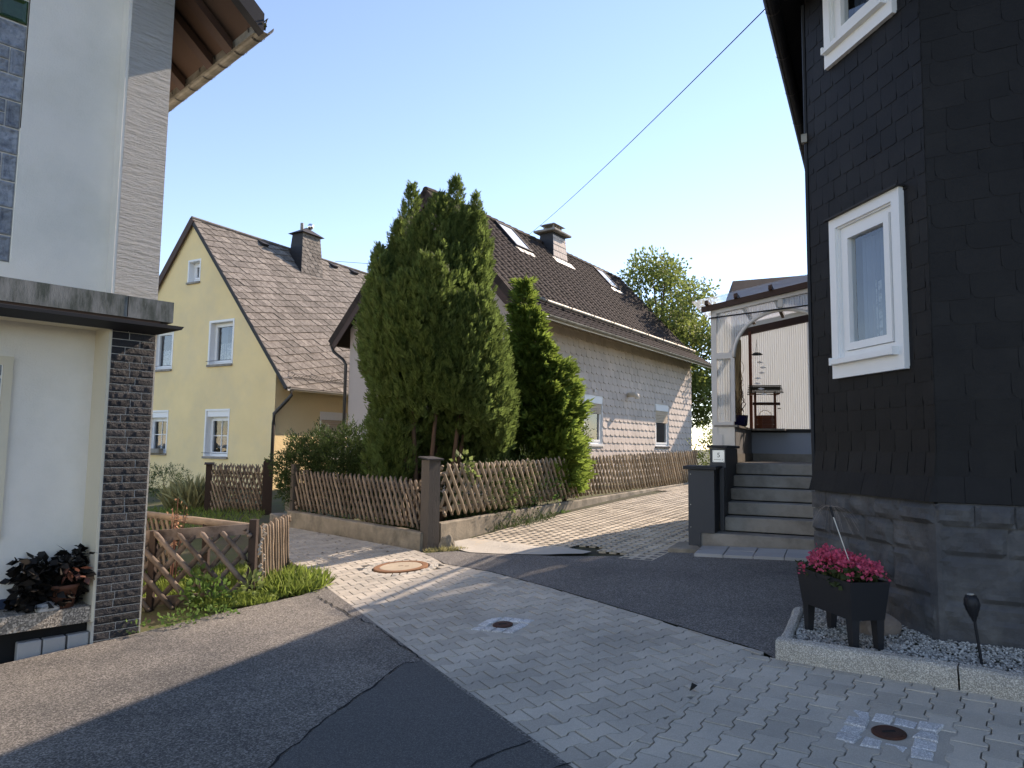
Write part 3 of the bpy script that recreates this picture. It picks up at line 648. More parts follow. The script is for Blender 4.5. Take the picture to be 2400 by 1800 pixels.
for j in range(0,24):
    for i in range(-1,41):
        a=i*SW_+(SW_/2 if j%2 else 0); b=.55+j*SH_
        q=[(a+.004,b+.055),(a+.04,b+.012),(a+SW_*.5,b),(a+SW_-.04,b+.012),(a+SW_-.004,b+.055),(a+SW_-.004,b+SH_+.06),(a+.004,b+SH_+.06)]
        q=cliprect(q,0,GL_,.4,5.15)
        if len(q)<3: continue
        qs=[q]
        for r in (w1,w2): qs=[z for p in qs for z in minusrect(p,(r[0]-.03,r[1]+.03,r[2]-.05,r[3]+.03))]
        pol+=qs
fw=[o for o in GH.children if o.name.startswith('front_wall')][0]
FWm=flipm(0,0,0,(1,0,0),(0,-1,0)).inverted()
pieces(fw,'shingle',pol,lambda x,z,h:tuple(FWm@V((x,-h,z))),.006,m_shing,tilt=.026,jit=.002,rest='shingle_field')
for r in (w1,w2):
    window(GH,flipm(r[0],0,r[2],(1,0,0),(0,-1,0)),r[1]-r[0],r[3]-r[2],depth=.03,box_h=.19,border=.05,sill=.06,shutter=.22 if r is w1 else .32,glass=m_glassd,sillm=m_pvcd if r is w1 else m_greyslate)
c1=sqrt(1+sl*sl); tk=(y_k-y_e)*sqrt(1+.62**2); tr_=(3.0-y_k)*c1; RX0,RX1=-.32,GL_+.32
def rg(x,t,h):
    if t<tk: k=.62; c=1/sqrt(1+k*k); return (x,y_e+t*c-h*k*c,z_e+t*k*c+h*c)
    k=sl; c=1/sqrt(1+k*k); u=t-tk; return (x,y_k+u*c-h*k*c,z_k+u*k*c+h*c)
def rgb(x,t,h):
    k=sl; c=1/sqrt(1+k*k); T_=tk+tr_; L_=3.5*c1; u=t/T_*L_; return (x,6.5-u*c+h*k*c,rz-sl*3.5+u*k*c+h*c)
gr=slab('roof',m_brown,GH,rg,RX0,RX1,tk,tk+tr_,-.10,-.004); slab('roof',m_brown,GH,rg,RX0,RX1,0,tk-.01,-.10,-.004)
b=MB(); vs=[rgb(x,t,h) for h in (-.1,.03) for x,t in ((RX0,0),(RX1,0),(RX1,tk),(RX0,tk),(RX1,tk+tr_),(RX0,tk+tr_))]
b.add(vs,[(0,1,2,3),(3,2,4,5),(6,9,8,7),(9,11,10,8),(0,3,9,6),(3,5,11,9),(0,6,7,1)]); b.build('roof',m_tileroof,GH)
# pantiles
def pantile():
    b=MB(); n=9; W_=.30; Ln=.36
    prof=[(i/(n-1)*W_, .022*max(0,cos((i/(n-1)-.28)*2*pi*.9))**.8 if i/(n-1)<.62 else .0) for i in range(n)]
    prof=[(0,.018),(.03,.034),(.07,.044),(.11,.040),(.145,.022),(.17,.008),(.22,.003),(.27,.006),(.302,.018)]
    for y,dz in ((0,.0),(0,.022),(Ln,.004)):
        for x,z in prof: b.v.append((x,y,z*(.0 if (y==0 and dz==0) else 1)+dz))
    k=len(prof)
    for r in range(2):
        for i in range(k-1): b.f.append((r*k+i,r*k+i+1,(r+1)*k+i+1,(r+1)*k+i))
    return b.mesh('roof_tile',m_tileroof)
ptm=pantile(); tl=[]; rows=int((tk+tr_)/.315); sky_r=[(2.75,3.65,2.15,2.95),(9.15,9.95,2.2,2.95)]
for j in range(rows+1):
    for i in range(int((RX1-RX0)/.30)+1):
        t0=j*.315; x=RX0+i*.30-.02
        if t0>tk+tr_-.05: continue
        p=V(rg(x,t0,0)); q=V(rg(x,t0+.05,0)); ey=(q-p).normalized(); ez_=V(rg(x,t0,1))-p
        if any(a-.15<x<b2 and c-.1<p.y<d for a,b2,c,d in sky_r) or (5.55<x<6.55 and p.y>2.45): continue
        mm=Matrix(((1,ey.x,ez_.x,p.x),(0,ey.y,ez_.y,p.y),(0,ey.z,ez_.z,p.z),(0,0,0,1))); wp=mat4(GH)@p
        tl.append(((wp-V((0,0,CAM_H))).length-(0 if i<30 else -5),mm))
tl.sort(key=lambda t:t[0]); rb=MB()
tmb=[tuple(v.co) for v in ptm.vertices]; tmf=[tuple(p.vertices) for p in ptm.polygons]
for n_,(d,mm) in enumerate(tl):
    if n_<300: put(bpy.data.objects.new('roof_tile',ptm),gr,mm)
    else: rb.add(tmb,tmf,mm)
o=rb.build('tile_field',m_tileroof,gr); o['kind']='stuff'
for i in range(int((RX1-RX0)/.36)):
    x=RX0+i*.36; b=MB(); b.tube([(x,3.0,rz+.0),(x+.39,3.0,rz+.012)],[.10,.115],10,m=None); b.build('ridge_tile',m_tileroof,GH)
for s_,f_ in ((0,rg),(1,rgb)):
    for t0,t1 in ((0,tk),(tk,tk+tr_)): slab('bargeboard',m_brown,GH,f_,RX0-.03,RX0-.002,t0,t1,-.30,.045)
    b=MB(); n=14
    for i in range(n):
        t0=(tk+tr_)*i/n; t1=(tk+tr_)*(i+1.0)/n
        b.add([f_(RX0-.035,t0,.05),f_(RX0+.12,t0,.055),f_(RX0+.12,t1,.052),f_(RX0-.035,t1,.046),f_(RX0-.035,t0,-.14),f_(RX0-.035,t1,-.14)],[(0,1,2,3),(4,0,3,5)])
    b.build('verge_tile',m_tileroof,GH)
gutter(GH,(RX0,y_e-.05,z_e-.0),(RX1+.05,y_e-.05,z_e-.0),.065,m_zinc); gutter(GH,(RX1,6.55,4.62),(RX0,6.55,4.62),.065,m_pipe)
box('eave_board',m_pvc,GH,RX0,RX1,y_e+.0,y_e+.025,z_e-.09,z_e-.015)
MB().tube([(-.2,6.55,4.55),(-.16,6.5,4.38),(-.07,6.2,4.15),(-.06,6.09,4.0),(-.06,6.08,.4)],.045,8).build('downpipe',m_pipe,GH,smooth=True)
b=MB(); N_=24; b.tube([rg(RX0+.9+i*(RX1-RX0-1)/N_,.95,.14) for i in range(N_+1)],.055,8); sn=b.build('snow_guard_pole',m_zinc,GH,smooth=True)
for i in range(9):
    x=RX0+1.1+i*1.27; MB().tube([rg(x,1.35,.02),rg(x,.86,.03),rg(x,.85,.20),rg(x,.95,.215),rg(x,1.03,.19)],.014,5).build('bracket',m_pipe,sn)
for a,b2,c,d in sky_r:
    ta_=tk+(c-y_k)*c1; tb_=tk+(d-y_k)*c1; b=MB(); fwd=.06
    for q in ((a,a+fwd,ta_,tb_),(b2-fwd,b2,ta_,tb_),(a+fwd,b2-fwd,ta_,ta_+fwd),(a+fwd,b2-fwd,tb_-fwd,tb_)):
        vs=[rg(x,t,h) for h in (.0,.10) for x,t in ((q[0],q[2]),(q[1],q[2]),(q[1],q[3]),(q[0],q[3]))]; b.add(vs,[(0,3,2,1),(4,5,6,7),(0,1,5,4),(1,2,6,5),(2,3,7,6),(3,0,4,7)])
    skw=b.build('skylight',m_bitumen,GH); slab('pane',M('skylight_glass',(.75,.8,.85),.08,.02,2,spec=.9),skw,rg,a+fwd,b2-fwd,ta_+fwd,tb_-fwd,.03,.075); slab('apron',m_zincw,skw,rg,a-.05,b2+.05,ta_-.22,ta_-.005,.03,.05)
gc=chimney(GH,5.50,6.50,2.45,3.15,7.4,8.85,.10,m_greyslate); x0,x1=5.50,6.50; fm=facemap((x0,2.45,7.4),(x1,2.45,7.4),(x0+.1,2.55,8.85),(x1-.1,2.55,8.85)); pol=[]
for j in range(7):
    for i in range(-1,6):
        a=i*.19+(j%2)*.095; q=cliprect([(a,j/7),(a+.18,j/7),(a+.18,(j+1.1)/7),(a,(j+1.1)/7)],0,1,0,.93)
        if len(q)>2: pol.append(q)
pieces(gc,'chimney_slate',pol,fm,.005,m_shing,tilt=.014,jit=.002)
box('crown',m_concg,gc,5.42,6.58,2.38,3.22,8.85,8.93,bevel=.02); b=MB(); b.box(5.72,6.28,2.6,3.0,8.93,9.0)
for x in (5.74,5.92,6.08,6.24):
    for y in (2.62,2.98): b.box(x-.02,x+.02,y-.02,y+.02,9.0,9.14)
b.build('vent_collar',m_concg,gc); b=MB(); b.add([(5.64,2.5,9.14),(6.36,2.5,9.14),(6.36,3.1,9.14),(5.64,3.1,9.14),(5.78,2.62,9.22),(6.22,2.62,9.22),(6.22,2.98,9.22),(5.78,2.98,9.22)],[(0,3,2,1),(4,5,6,7),(0,1,5,4),(1,2,6,5),(2,3,7,6),(3,0,4,7)]); b.build('hood',m_zinc,gc); slab('flashing',m_zincw,gc,rg,5.35,6.6,tk+(2.28-y_k)*c1,tk+(2.46-y_k)*c1,.045,.055)
MB().tube([(5.85,-.02,3.34),(5.85,-.27,3.34),(5.85,-.33,3.31),(5.85,-.34,3.22)],.075,10).build('vent_pipe',m_vent,GH,smooth=True)
for x in (3.6,8.65): box('bracket',m_pvcd,GH,x-.04,x+.04,-.08,-.02,3.27,3.34)
# ------------------------------------------------ dark slate house
DHo=V((2.96,4.97,0)); B_=V((2.72,6.34,0)); chL=(B_-DHo).length
DH=thing('dark_slate_house','anthracite slate-clad house with white windows on a painted rubble stone base','house')
ca=math.degrees(atan2(B_.x-DHo.x,B_.y-DHo.y))
FC=frame(DHo.x,DHo.y,0,ca)      # x along chamfer away, +y outward
FRt=frame(DHo.x,DHo.y,0,120)    # x along front wall, -y outward
BT=1.355; WT=6.25
lw=(.30,.985,2.47,3.60); uw=(.30,.985,5.22,6.20)
wall('corner_wall',m_dark,DH,[(0,BT-.02),(chL,BT-.02),(chL,WT),(0,WT)],[lw,uw],FC)
wall('front_wall',m_dark,DH,[(0,0),(8,0),(8,WT),(0,WT)],[],FRt)
HS=dirn(27); C_=B_+HS*7.25; Dd=C_+dirn(117)*8.2; Fr_=DHo+dirn(120)*8
b=MB(); 
for p,q in ((B_,C_),(C_,Dd),(Dd,Fr_)): b.add([(p.x,p.y,0),(q.x,q.y,0),(q.x,q.y,WT),(p.x,p.y,WT)],[(0,1,2,3)])
b.build('side_wall',m_dslate,DH)
def bslate(wd,ex,r0,r1,z0,z1,seed,flip=False):
    out=[]; rnd=random.Random(seed); n=int((z1-z0)/ex)+1
    for j in range(n):
        off=rnd.uniform(0,wd)
        for i in range(-2,int((r1-r0)/wd)+3):
            a=r0+i*wd+off; bb=z0+j*ex; H_=ex*1.22
            q=[(a,bb+ex*.5),(a+wd*.02,bb+ex*.26),(a+wd*.09,bb+ex*.08),(a+wd*.22,bb),(a+wd*.99,bb+.004),(a+wd*.99,bb+H_),(a,bb+H_)]
            if j==0: q=[(a,bb),(a+wd*.99,bb),(a+wd*.99,bb+H_),(a,bb+H_)]
            if flip: q=[(2*a+wd-x,y) for x,y in q]
            q=cliprect(q,r0,r1,z0,z1)
            if len(q)>2 and abs(area(q))>4e-4: out.append(q)
    return out
def flare(z): return .075*max(0,(BT+.42-z)/.42)**2
pc=bslate(.17,.168,-.012,chL+.01,BT+.005,WT,3,True); q2=[]
for p in pc:
    ps=[p]
    for r in ((lw[0]-.13,lw[1]+.06,lw[2]-.14,lw[3]+.06),(uw[0]-.13,uw[1]+.06,uw[2]-.14,uw[3]+.06)): ps=[z for t in ps for z in minusrect(t,r)]
    q2+=ps
cw=[o for o in DH.children if o.name.startswith('corner_wall')][0]
pieces(cw,'wall_slate',q2,lambda x,z,h:(x,h+flare(z),z),.004,m_dslate,tilt=.0045,jit=.0008,limit=190,rest='slate_field')
frw=[o for o in DH.children if o.name.startswith('front_wall')][0]
pieces(frw,'wall_slate',bslate(.26,.175,.0,1.7,BT+.005,5.6,5),lambda x,z,h:(x,-h-flare(z)*.6,z),.004,m_dslate,tilt=.003,jit=.0006,limit=110,rest='slate_field')
b=MB(); zs=[BT+.004+.42*i/8 for i in range(9)]
for z in zs: b.v+=[tuple(FC@V((-.012,.007+flare(z),z))),tuple(FRt@V((-.0,-.007-flare(z)*.6,z)))]
for i in range(8): b.f.append((2*i,2*i+1,2*i+3,2*i+2))
b.build('corner_flashing',m_dslate,DH)
# stone base blocks
def rubble(p0,x0,x1,z0,z1,parent,m,sgn,seed,amp=.035):
    """rough-faced block with real relief in the plane of m"""
    b=MB(); nx=max(4,int((x1-x0)/.03)); nz=max(4,int((z1-z0)/.03))
    for j in range(nz+1):
        for i in range(nx+1):
            u,v=i/nx,j/nz; e=min(u,1-u)*(x1-x0); f=min(v,1-v)*(z1-z0); edge=min(1,min(e,f)/.022)
            x=x0+(x1-x0)*u; z=z0+(z1-z0)*v
            n1=noise.noise(V((x*4+seed,z*4,seed)))*.6+noise.noise(V((x*11,z*11+seed,seed*2)))*.35+.35*abs(noise.noise(V((x*7,z*13,seed))))
            b.v.append((x+.012*noise.noise(V((x*9,z*9,seed+4)))*(1-edge),sgn*(p0+edge**.6*(.016+amp*1.15*n1)),z))
    for j in range(nz):
        for i in range(nx): a=j*(nx+1)+i; b.f.append((a,a+1,a+nx+2,a+nx+1))
    b.build('base_stone',m_bstone,parent,m)
def stone_rows(L,m,sgn,parent,seed,x_start=0.):
    rnd=random.Random(seed); z=.18
    for h in (.20,.32,.30,.20,.155):
        x=x_start; z1=min(z+h,BT-.005)
        if z1-z<.05: break
        while x<L-.02:
            w_=rnd.uniform(.28,.55)*(1.1 if h>.18 else .8); x1=min(L,x+w_)
            if L-x1<.12: x1=L
            rubble(.03 if z1<BT-.01 else .045,x+.004,x1-.004,z+.004,z1-.004,parent,m,sgn,rnd.uniform(0,90),.055 if z1<BT-.01 else .05); x=x1
        z=z1
wall('base_wall',m_bstone,DH,[(0,0),(chL,0),(chL,BT),(0,BT)],[],FC@T(0,.03,0)); wall('base_wall',m_bstone,DH,[(0,0),(3,0),(3,BT),(0,BT)],[],FRt@T(0,-.03,0))
stone_rows(chL+.03,FC,1,DH,2,-.03); stone_rows(2.6,FRt,-1,DH,9,-.03)
MB().box(-.05,.06,-.06,.05,.15,BT-.03).build('corner_stone',m_bstone,DH,FC,bevel=.02)
# windows of the chamfer: viewer's right = -x
def cwin(r):
    wn=window(DH,FC@flipm(r[1],0.022,r[2],(-1,0,0),(0,1,0)),r[1]-r[0],r[3]-r[2],depth=.02,frame_w=.06,sash=.06,cur=[(m_lace,(.35,1),(0,.55)),(m_curt,(0,1),(0,1))],glass=m_glass)
    w_,h_=r[1]-r[0],r[3]-r[2]; e=.085; b=MB()
    for x0,x1,z0,z1 in ((-e,0,-.16,h_+e),(w_,w_+e,-.16,h_+e),(0,w_,h_,h_+e),(0,w_,-.16,0)): b.box(x0,x1,-.03,.024,z0,z1)
    b.build('surround',m_pvc,wn); b=MB(); b.box(-e*.6,w_+.03,.0,.075,-.045,-.003); b.box(-e*.6,-e*.6+.02,0,.08,-.05,.012); b.box(w_+.012,w_+.032,0,.08,-.05,.012); b.build('sill',m_pvc,wn); b=MB(); b.box(-e-.02,w_+e+.02,-.02,.06,h_+e,h_+e+.012); b.build('drip_cap',m_greyslate,wn)
cwin(lw); cwin(uw)
# eave along the side wall, soffit, gutter, roof
SF=frame(B_.x,B_.y,0,27)  # x along side wall away, +y outward (left)
b=MB(); b.add([(-3.0,.33,5.98),(7.45,.33,5.98),(7.45,-4.2,10.2),(-3.0,-4.2,10.2),(-3.0,.33,5.89),(7.45,.33,5.89),(7.45,-.02,6.2),(-3.0,-.02,6.2),(7.45,-8.6,6.0),(-3.0,-8.6,6.0)],[(0,1,2,3),(4,7,6,5),(0,4,5,1),(3,2,8,9),(1,5,6,2),(2,6,8)]); b.build('roof',m_greyslate,DH,SF)
gutter(DH,tuple((SF@V((7.45,.30,5.96)))),tuple((SF@V((-3.,.30,5.96)))),.07,m_bitumen,joints=12)
MB().tube([SF@V((.04,.03,1.4)),SF@V((.04,.03,5.9))],.018,6).build('corner_conduit',m_bitumen,DH); box('cable_clip',m_zinc,DH,.0,.05,.02,.07,4.55,4.63,SF)
# ------------------------------------------------ white house at the left
LA=43.0; LH=thing('white_house','white plastered house with slate-tiled pilaster and glass-block stair window','house',frame(-3.47,6.09,0,LA))
# local: x along facade (away), -y outward. pilaster face at y=0, x 0..0.36
def lbox(n,m,*a,**k): return box(n,m,LH,*a,**k)
wall('pilaster',m_rustic,LH,[(0,2.9),(.36,2.9),(.36,6.6),(0,6.6)],[],flipm(0,0,0,(1,0,0),(0,-1,0)))
lbox('corner_core',m_white,.002,.358,.003,.5,0.,6.6); lbox('side_wall',m_white,.30,.355,.5,9,-.2,6.6)
wall('upper_wall',m_white,LH,[(-8,2.9),(.002,2.9),(.002,6.6),(-8,6.6)],[(-1.60,-.735,3.13,5.95)],T(0,.15,0))
wall('lower_wall',m_white,LH,[(-8,.33),(.002,.33),(.002,2.85),(-8,2.85)],[(-2.2,-.69,.9,2.32)],T(0,.36,0))
b=MB(); b.box(-.025,.0,.002,.16,2.9,6.6); b.build('reveal',m_white,LH); b=MB(); b.box(-.02,.0,.002,.37,.2,2.85); b.build('reveal',m_cream,LH)
b=MB(); [b.box(x0,x1,.33,.37,z0,z1) for x0,x1,z0,z1 in ((-.69,-.625,.9,2.39),(-2.2,-.69,2.32,2.39))]; b.build('window_surround',m_cream,LH)
# lower glass panel window (mostly off frame)
t=MB(); t.box(-2.2,-.69,.40,.42,.9,2.32); pw=t.build('stair_window',m_gblock,LH)
for z in (1.25,1.75,2.05,2.22): box('glazing_bar',m_pvcd,pw,-2.2,-.69,.385,.399,z-.012,z+.012)
# glass block window
gb=MB().box(-1.60,-.735,.1865,.21,3.13,5.95).build('glass_block_window',m_pvcd,LH)
gbl=MB()
def gblock(x0,x1,z0,z1,mt):
    b=MB(); e=.012; d=.035; vs=[(x0,.195,z0),(x1,.195,z0),(x1,.195,z1),(x0,.195,z1),(x0,.175,z0),(x1,.175,z0),(x1,.175,z1),(x0,.175,z1),(x0+e,.17,z0+e),(x1-e,.17,z0+e),(x1-e,.17,z1-e),(x0+e,.17,z1-e),(x0+d,.18,z0+d),(x1-d,.18,z0+d),(x1-d,.18,z1-d),(x0+d,.18,z1-d)]
    f=[]
    for k in range(3):
        for i in range(4): f.append((k*4+i,k*4+(i+1)%4,k*4+4+(i+1)%4,k*4+4+i))
    f.append((12,13,14,15)); b.add(vs,f); b.build('glass_block',mt,gb)
zr=3.14; R_=-.742; k=0
while zr<5.9:
    z1=zr+.2135; gg_=.011
    for c in range(4):
        xr=R_-c*.225
        if c==0 and z1>5.3: gblock(xr-.208,xr,zr+.004,z1-.004,m_gglass); continue
        if k%2==0 and k>0 or (k in (0,)): gblock(xr-.208,xr,zr+.004,z1-.004,m_gblock)
        else:
            gblock(xr-.095,xr,zr,z1,m_gblock); gblock(xr-.215,xr-.106,zr,zr+.101,m_gblock); gblock(xr-.215,xr-.106,zr+.112,z1,m_gblock)
    zr+=.2245; k+=1
# stone tiles on the lower pilaster
lbox('tile_backing',m_grout,.0,.36,-.002,.002,-.05,2.70)
pol=[]; z=-.03; rnd=random.Random(4)
while z<2.68:
    h=.0655; cuts=[0]+([rnd.uniform(.1,.27)] if rnd.random()<.8 else [])+[.36]
    for a,b2 in zip(cuts[:-1],cuts[1:]): pol.append([(a+.003,z+.003),(b2-.003,z+.003),(b2-.003,z+h-.003),(a+.003,z+h-.003)])
    z+=h
def tilemesh(x0,x1,z0,z1,seed):
    b=MB(); nx=max(3,int((x1-x0)/.022)); nz=4
    for j in range(nz+1):
        for i in range(nx+1):
            u,v=i/nx,j/nz; ed=0 if (i in (0,nx) or j in (0,nz)) else 1; x=x0+(x1-x0)*u; zz=z0+(z1-z0)*v
            n1=.25+.4*noise.noise(V((x*22+zz*9,zz*12,seed)))+.4*noise.noise(V((x*45,zz*20,seed+3)))
            b.v.append((x,-(.006+.010*ed*max(0,n1)),zz))
    for j in range(nz):
        for i in range(nx): a=j*(nx+1)+i; b.f.append((a,a+1,a+nx+2,a+nx+1))
    n=nx+1
    for i in range(nx): k=len(b.v); b.v+= [(x0+(x1-x0)*i/nx,0,z0),(x0+(x1-x0)*(i+1)/nx,0,z0)]; b.f.append((i,k,k+1,i+1)); k=len(b.v); b.v+=[(x0+(x1-x0)*i/nx,0,z1),(x0+(x1-x0)*(i+1)/nx,0,z1)]; b.f.append((nz*n+i,nz*n+i+1,k+1,k))
    return b
for i,p in enumerate(pol):
    b=tilemesh(p[0][0],p[1][0],p[0][1],p[2][1],i*1.7); b.build('stone_tile',m_tile,LH)
# side of the pilaster: mortar edge
lbox('edge_mortar',m_mortar,.358,.372,-.004,.5,-.1,2.70)
# canopy slab over the recess
cn=lbox('canopy',m_canopy,-8,.44,-.17,.45,2.765,2.95); box('canopy_joint',m_crackshade,cn,.055,.062,-.173,-.165,2.77,2.945)
box('drip_board',m_soffit,cn,-8,.34,-.155,.3,2.735,2.765); b=MB(); b.add([(-8,-.22,2.705),(.50,-.22,2.705),(.36,-.05,2.66),(-8,-.10,2.66),(-8,-.21,2.735),(.52,-.22,2.735),(.40,.2,2.735),(-8,.2,2.735)],[(0,1,2,3),(0,4,5,1),(4,7,6,5),(1,5,6,2)]); b.build('bitumen_edge',m_bitumen,cn)
lbox('soffit',m_cream,-8,.36,-.04,.37,2.690,2.72)
# ledge and blocks
lbox('ledge',m_terrazzo,-8,-.002,.02,.37,.20,.33); lbox('skirting',m_blue,-8,-.02,.345,.362,.331,.41)
lbox('ledge_shadow',m_crackshade,-8,-.002,.16,.37,-.3,.2)  # near-black back, paints the shadow gap below the ledge
for i,(a,b2) in enumerate(((-.165,-.01),(-.34,-.18),(-.515,-.35))):
    o=lbox('concrete_block',m_tilegrey,a,b2,.06,.14,-.06,.105,bevel=.008)
# roof: eave on the side (runs away), verge toward the viewer
ex=.36+.62; ez5=5.72
b=MB(); b.add([(ex,-.45,ez5+.03),(ex,9,ez5+.03),(-4.0,9,ez5+4.0),(-4.0,-.45,ez5+4.0),(ex,-.45,ez5-.02),(ex,9,ez5-.02),(-4,9,ez5+3.93),(-4,-.45,ez5+3.93)],[(0,1,2,3),(4,7,6,5),(0,4,5,1),(0,3,7,4)]); lr=b.build('roof',m_tileroof,LH)
b=MB(); b.add([(ex,-.41,ez5-.03),(ex,9,ez5-.03),(.2,9,ez5+.6),(.2,-.41,ez5+.6)],[(0,1,2,3)]); b.build('soffit',m_soffit,LH)
for y in (-.02,.42,1.1,1.8,2.5,3.2,3.9):
    b=MB(); b.add([(ex-.06,y,ez5-.12),(ex-.06,y+.13,ez5-.12),(ex-.06,y,ez5-.03),(ex-.06,y+.13,ez5-.03),(.2,y,ez5+.47),(.2,y+.13,ez5+.47),(.2,y,ez5+.58),(.2,y+.13,ez5+.58)],[(0,1,3,2),(0,4,5,1),(0,2,6,4),(1,5,7,3)]); b.build('rafter',m_brown,LH)
b=MB(); sx=-4.0; b.add([(ex+.02,-.50,ez5-.10),(ex+.02,-.40,ez5-.10),(sx,-.50,ez5+3.9),(sx,-.40,ez5+3.9),(ex+.02,-.50,ez5+.09),(ex+.02,-.40,ez5+.09),(sx,-.50,ez5+4.09),(sx,-.40,ez5+4.09)],[(0,1,5,4),(0,4,6,2),(1,3,7,5),(4,5,7,6),(0,2,3,1)]); b.build('verge_board',m_bitumen,LH)
gutter(LH,(ex+.05,9,ez5-.0),(ex+.05,-.48,ez5-.0),.085,m_zinc,joints=26)
box('fascia',m_zinc,LH,ex-.03,ex-.005,-.4,9,ez5-.08,ez5+.02)
for i in range(40): MB().tube([(ex+.02+random.uniform(-.05,.05),-.47+random.uniform(-.03,.06),ez5-.02),(ex+.02+random.uniform(-.06,.07),-.47+random.uniform(-.05,.08),ez5+.05)],[.012,.004],4).build('moss_tuft',m_moss,LH) if i<12 else None
# items on the ledge
# ------------------------------------------------ foliage helpers
def blades(name, mat, P, D, U, L, Wd, parent=None, m=None, shape='kite', kind=None):
    """many leaf faces: P base points, D directions, U side vectors (all Nx3), L lengths, Wd widths"""
    P,D,U=map(np.asarray,(P,D,U)); n=len(P); L=np.asarray(L)[:,None]*np.ones((n,1)); Wd=np.asarray(Wd)[:,None]*np.ones((n,1))
    D=D/np.linalg.norm(D,axis=1,keepdims=True); U=U-D*np.sum(U*D,axis=1,keepdims=True); U=U/(np.linalg.norm(U,axis=1,keepdims=True)+1e-9); Nn=np.cross(D,U)
    if shape=='kite': vs=np.stack([P,P+D*L*.45+U*Wd*.5+Nn*L*.04,P+D*L,P+D*L*.45-U*Wd*.5+Nn*L*.04],1); fl=4
    elif shape=='blade': vs=np.stack([P-U*Wd*.5,P+U*Wd*.5,P+D*L*.6+U*Wd*.35+Nn*L*.08,P+D*L+Nn*L*.3],1); fl=4
    vs=vs.reshape(-1,3); me=bpy.data.meshes.new(name); me.vertices.add(len(vs)); me.vertices.foreach_set('co',vs.astype(np.float32).ravel())
    me.loops.add(n*4); me.loops.foreach_set('vertex_index',np.arange(n*4,dtype=np.int32)); me.polygons.add(n); me.polygons.foreach_set('loop_start',np.arange(0,n*4,4,dtype=np.int32)); me.polygons.foreach_set('loop_total',np.full(n,4,dtype=np.int32))
    me.update(calc_edges=True); me.materials.append(mat); o=put(bpy.data.objects.new(name,me),parent,m)
    if kind: o['kind']=kind
    return o
def rv(n): v=RNG.normal(size=(n,3)); return v/np.linalg.norm(v,axis=1,keepdims=True)
def sprays(P,D,k,L,spread,rng=RNG):
    """fan of k small leaves for each spray at P along D"""
    n=len(P); D=D/np.linalg.norm(D,axis=1,keepdims=True); S_=np.cross(D,rng.normal(size=(n,3))); S_/=np.linalg.norm(S_,axis=1,keepdims=True)
    PP=[];DD=[];UU=[];LL=[]
    for i in range(k):
        t=i/(k-1) if k>1 else .5; sg=1 if i%2 else -1
        along=t*.75; ang=spread*(1-t*.8)*sg
        PP.append(P+D*(L*along)[:,None]); d=D*cos(1)+0; d=D*np.cos(ang)+S_*np.sin(ang)+rng.normal(size=(n,3))*.10; DD.append(d); UU.append(np.cross(d,np.cross(D,S_))); LL.append(L*(.62-.22*t)*rng.uniform(.8,1.2,n))
    return np.concatenate(PP),np.concatenate(DD),np.concatenate(UU),np.concatenate(LL)
def lerp_prof(prof,t): return np.interp(t,[p[0] for p in prof],[p[1] for p in prof])
# leafy burgundy pot plant
pp=thing('pot_plant','dark burgundy leafy pot plant on the ledge beside the tiled pilaster','plant',mat4(LH)@T(-.27,.16,.33))
MB().lathe([(.085,0),(.11,.16),(.12,.16),(.12,.19),(.10,.19),(.09,.15)],22).build('pot',m_terra,pp,T(.06,-.03,0),smooth=True)
n=650; c=RNG.uniform(0,1,n); ph=RNG.uniform(0,6.28,n); P=np.stack([RNG.uniform(-.26,.22,n),RNG.uniform(-.12,.17,n),RNG.uniform(.02,.40,n)],1); P[:,2]+=np.where(P[:,0]>.05,.13*(P[:,0]-.05)/.17*RNG.uniform(0,1,n),0)
D=np.stack([np.cos(ph)*.8+P[:,0],np.sin(ph)*.8-.35,RNG.uniform(-.7,.35,n)],1); blades('foliage',m_burg,P,D,rv(n),RNG.uniform(.07,.13,n),RNG.uniform(.05,.08,n),pp)
n=16; P=np.stack([RNG.uniform(.05,.2,n),RNG.uniform(-.17,-.12,n),RNG.uniform(.24,.34,n)],1); blades('copper_leaves',m_copper,P,RNG.normal(size=(n,3))+np.array([0,-.6,-.6]),rv(n),RNG.uniform(.07,.11,n),RNG.uniform(.04,.06,n),pp)
def rock(name,label,mt,loc,sc,seed,cat='stone'):
    bm=bmesh.new(); bmesh.ops.create_icosphere(bm,subdivisions=3,radius=1)
    for v in bm.verts:
        d=1+.35*noise.noise(v.co*1.1+V((seed,0,0)))+.12*noise.noise(v.co*3+V((0,seed,0))); v.co=V((v.co.x*sc[0]*d,v.co.y*sc[1]*d,max(-.5,v.co.z)*sc[2]*d+.4*sc[2]))
    me=bpy.data.meshes.new(name); bm.to_mesh(me); bm.free(); me.materials.append(mt); return tag(put(bpy.data.objects.new(name,me),None,loc),label,cat)
rock('rock','white grey-veined rock on the ledge in front of the burgundy plant',m_rock,mat4(LH)@T(-.33,.07,.33),(.085,.05,.05),3)
rock('rock','flat brown stone leaning behind the planter on the gravel',m_brock,T(2.62,5.16,g(2.6,5.1)+.08),(.13,.08,.09),8)
rock('rock','small squared stone at the foot of the grey corner post',m_conc,T(-.86,9.78,g(-.9,9.8)),(.10,.07,.12),5)
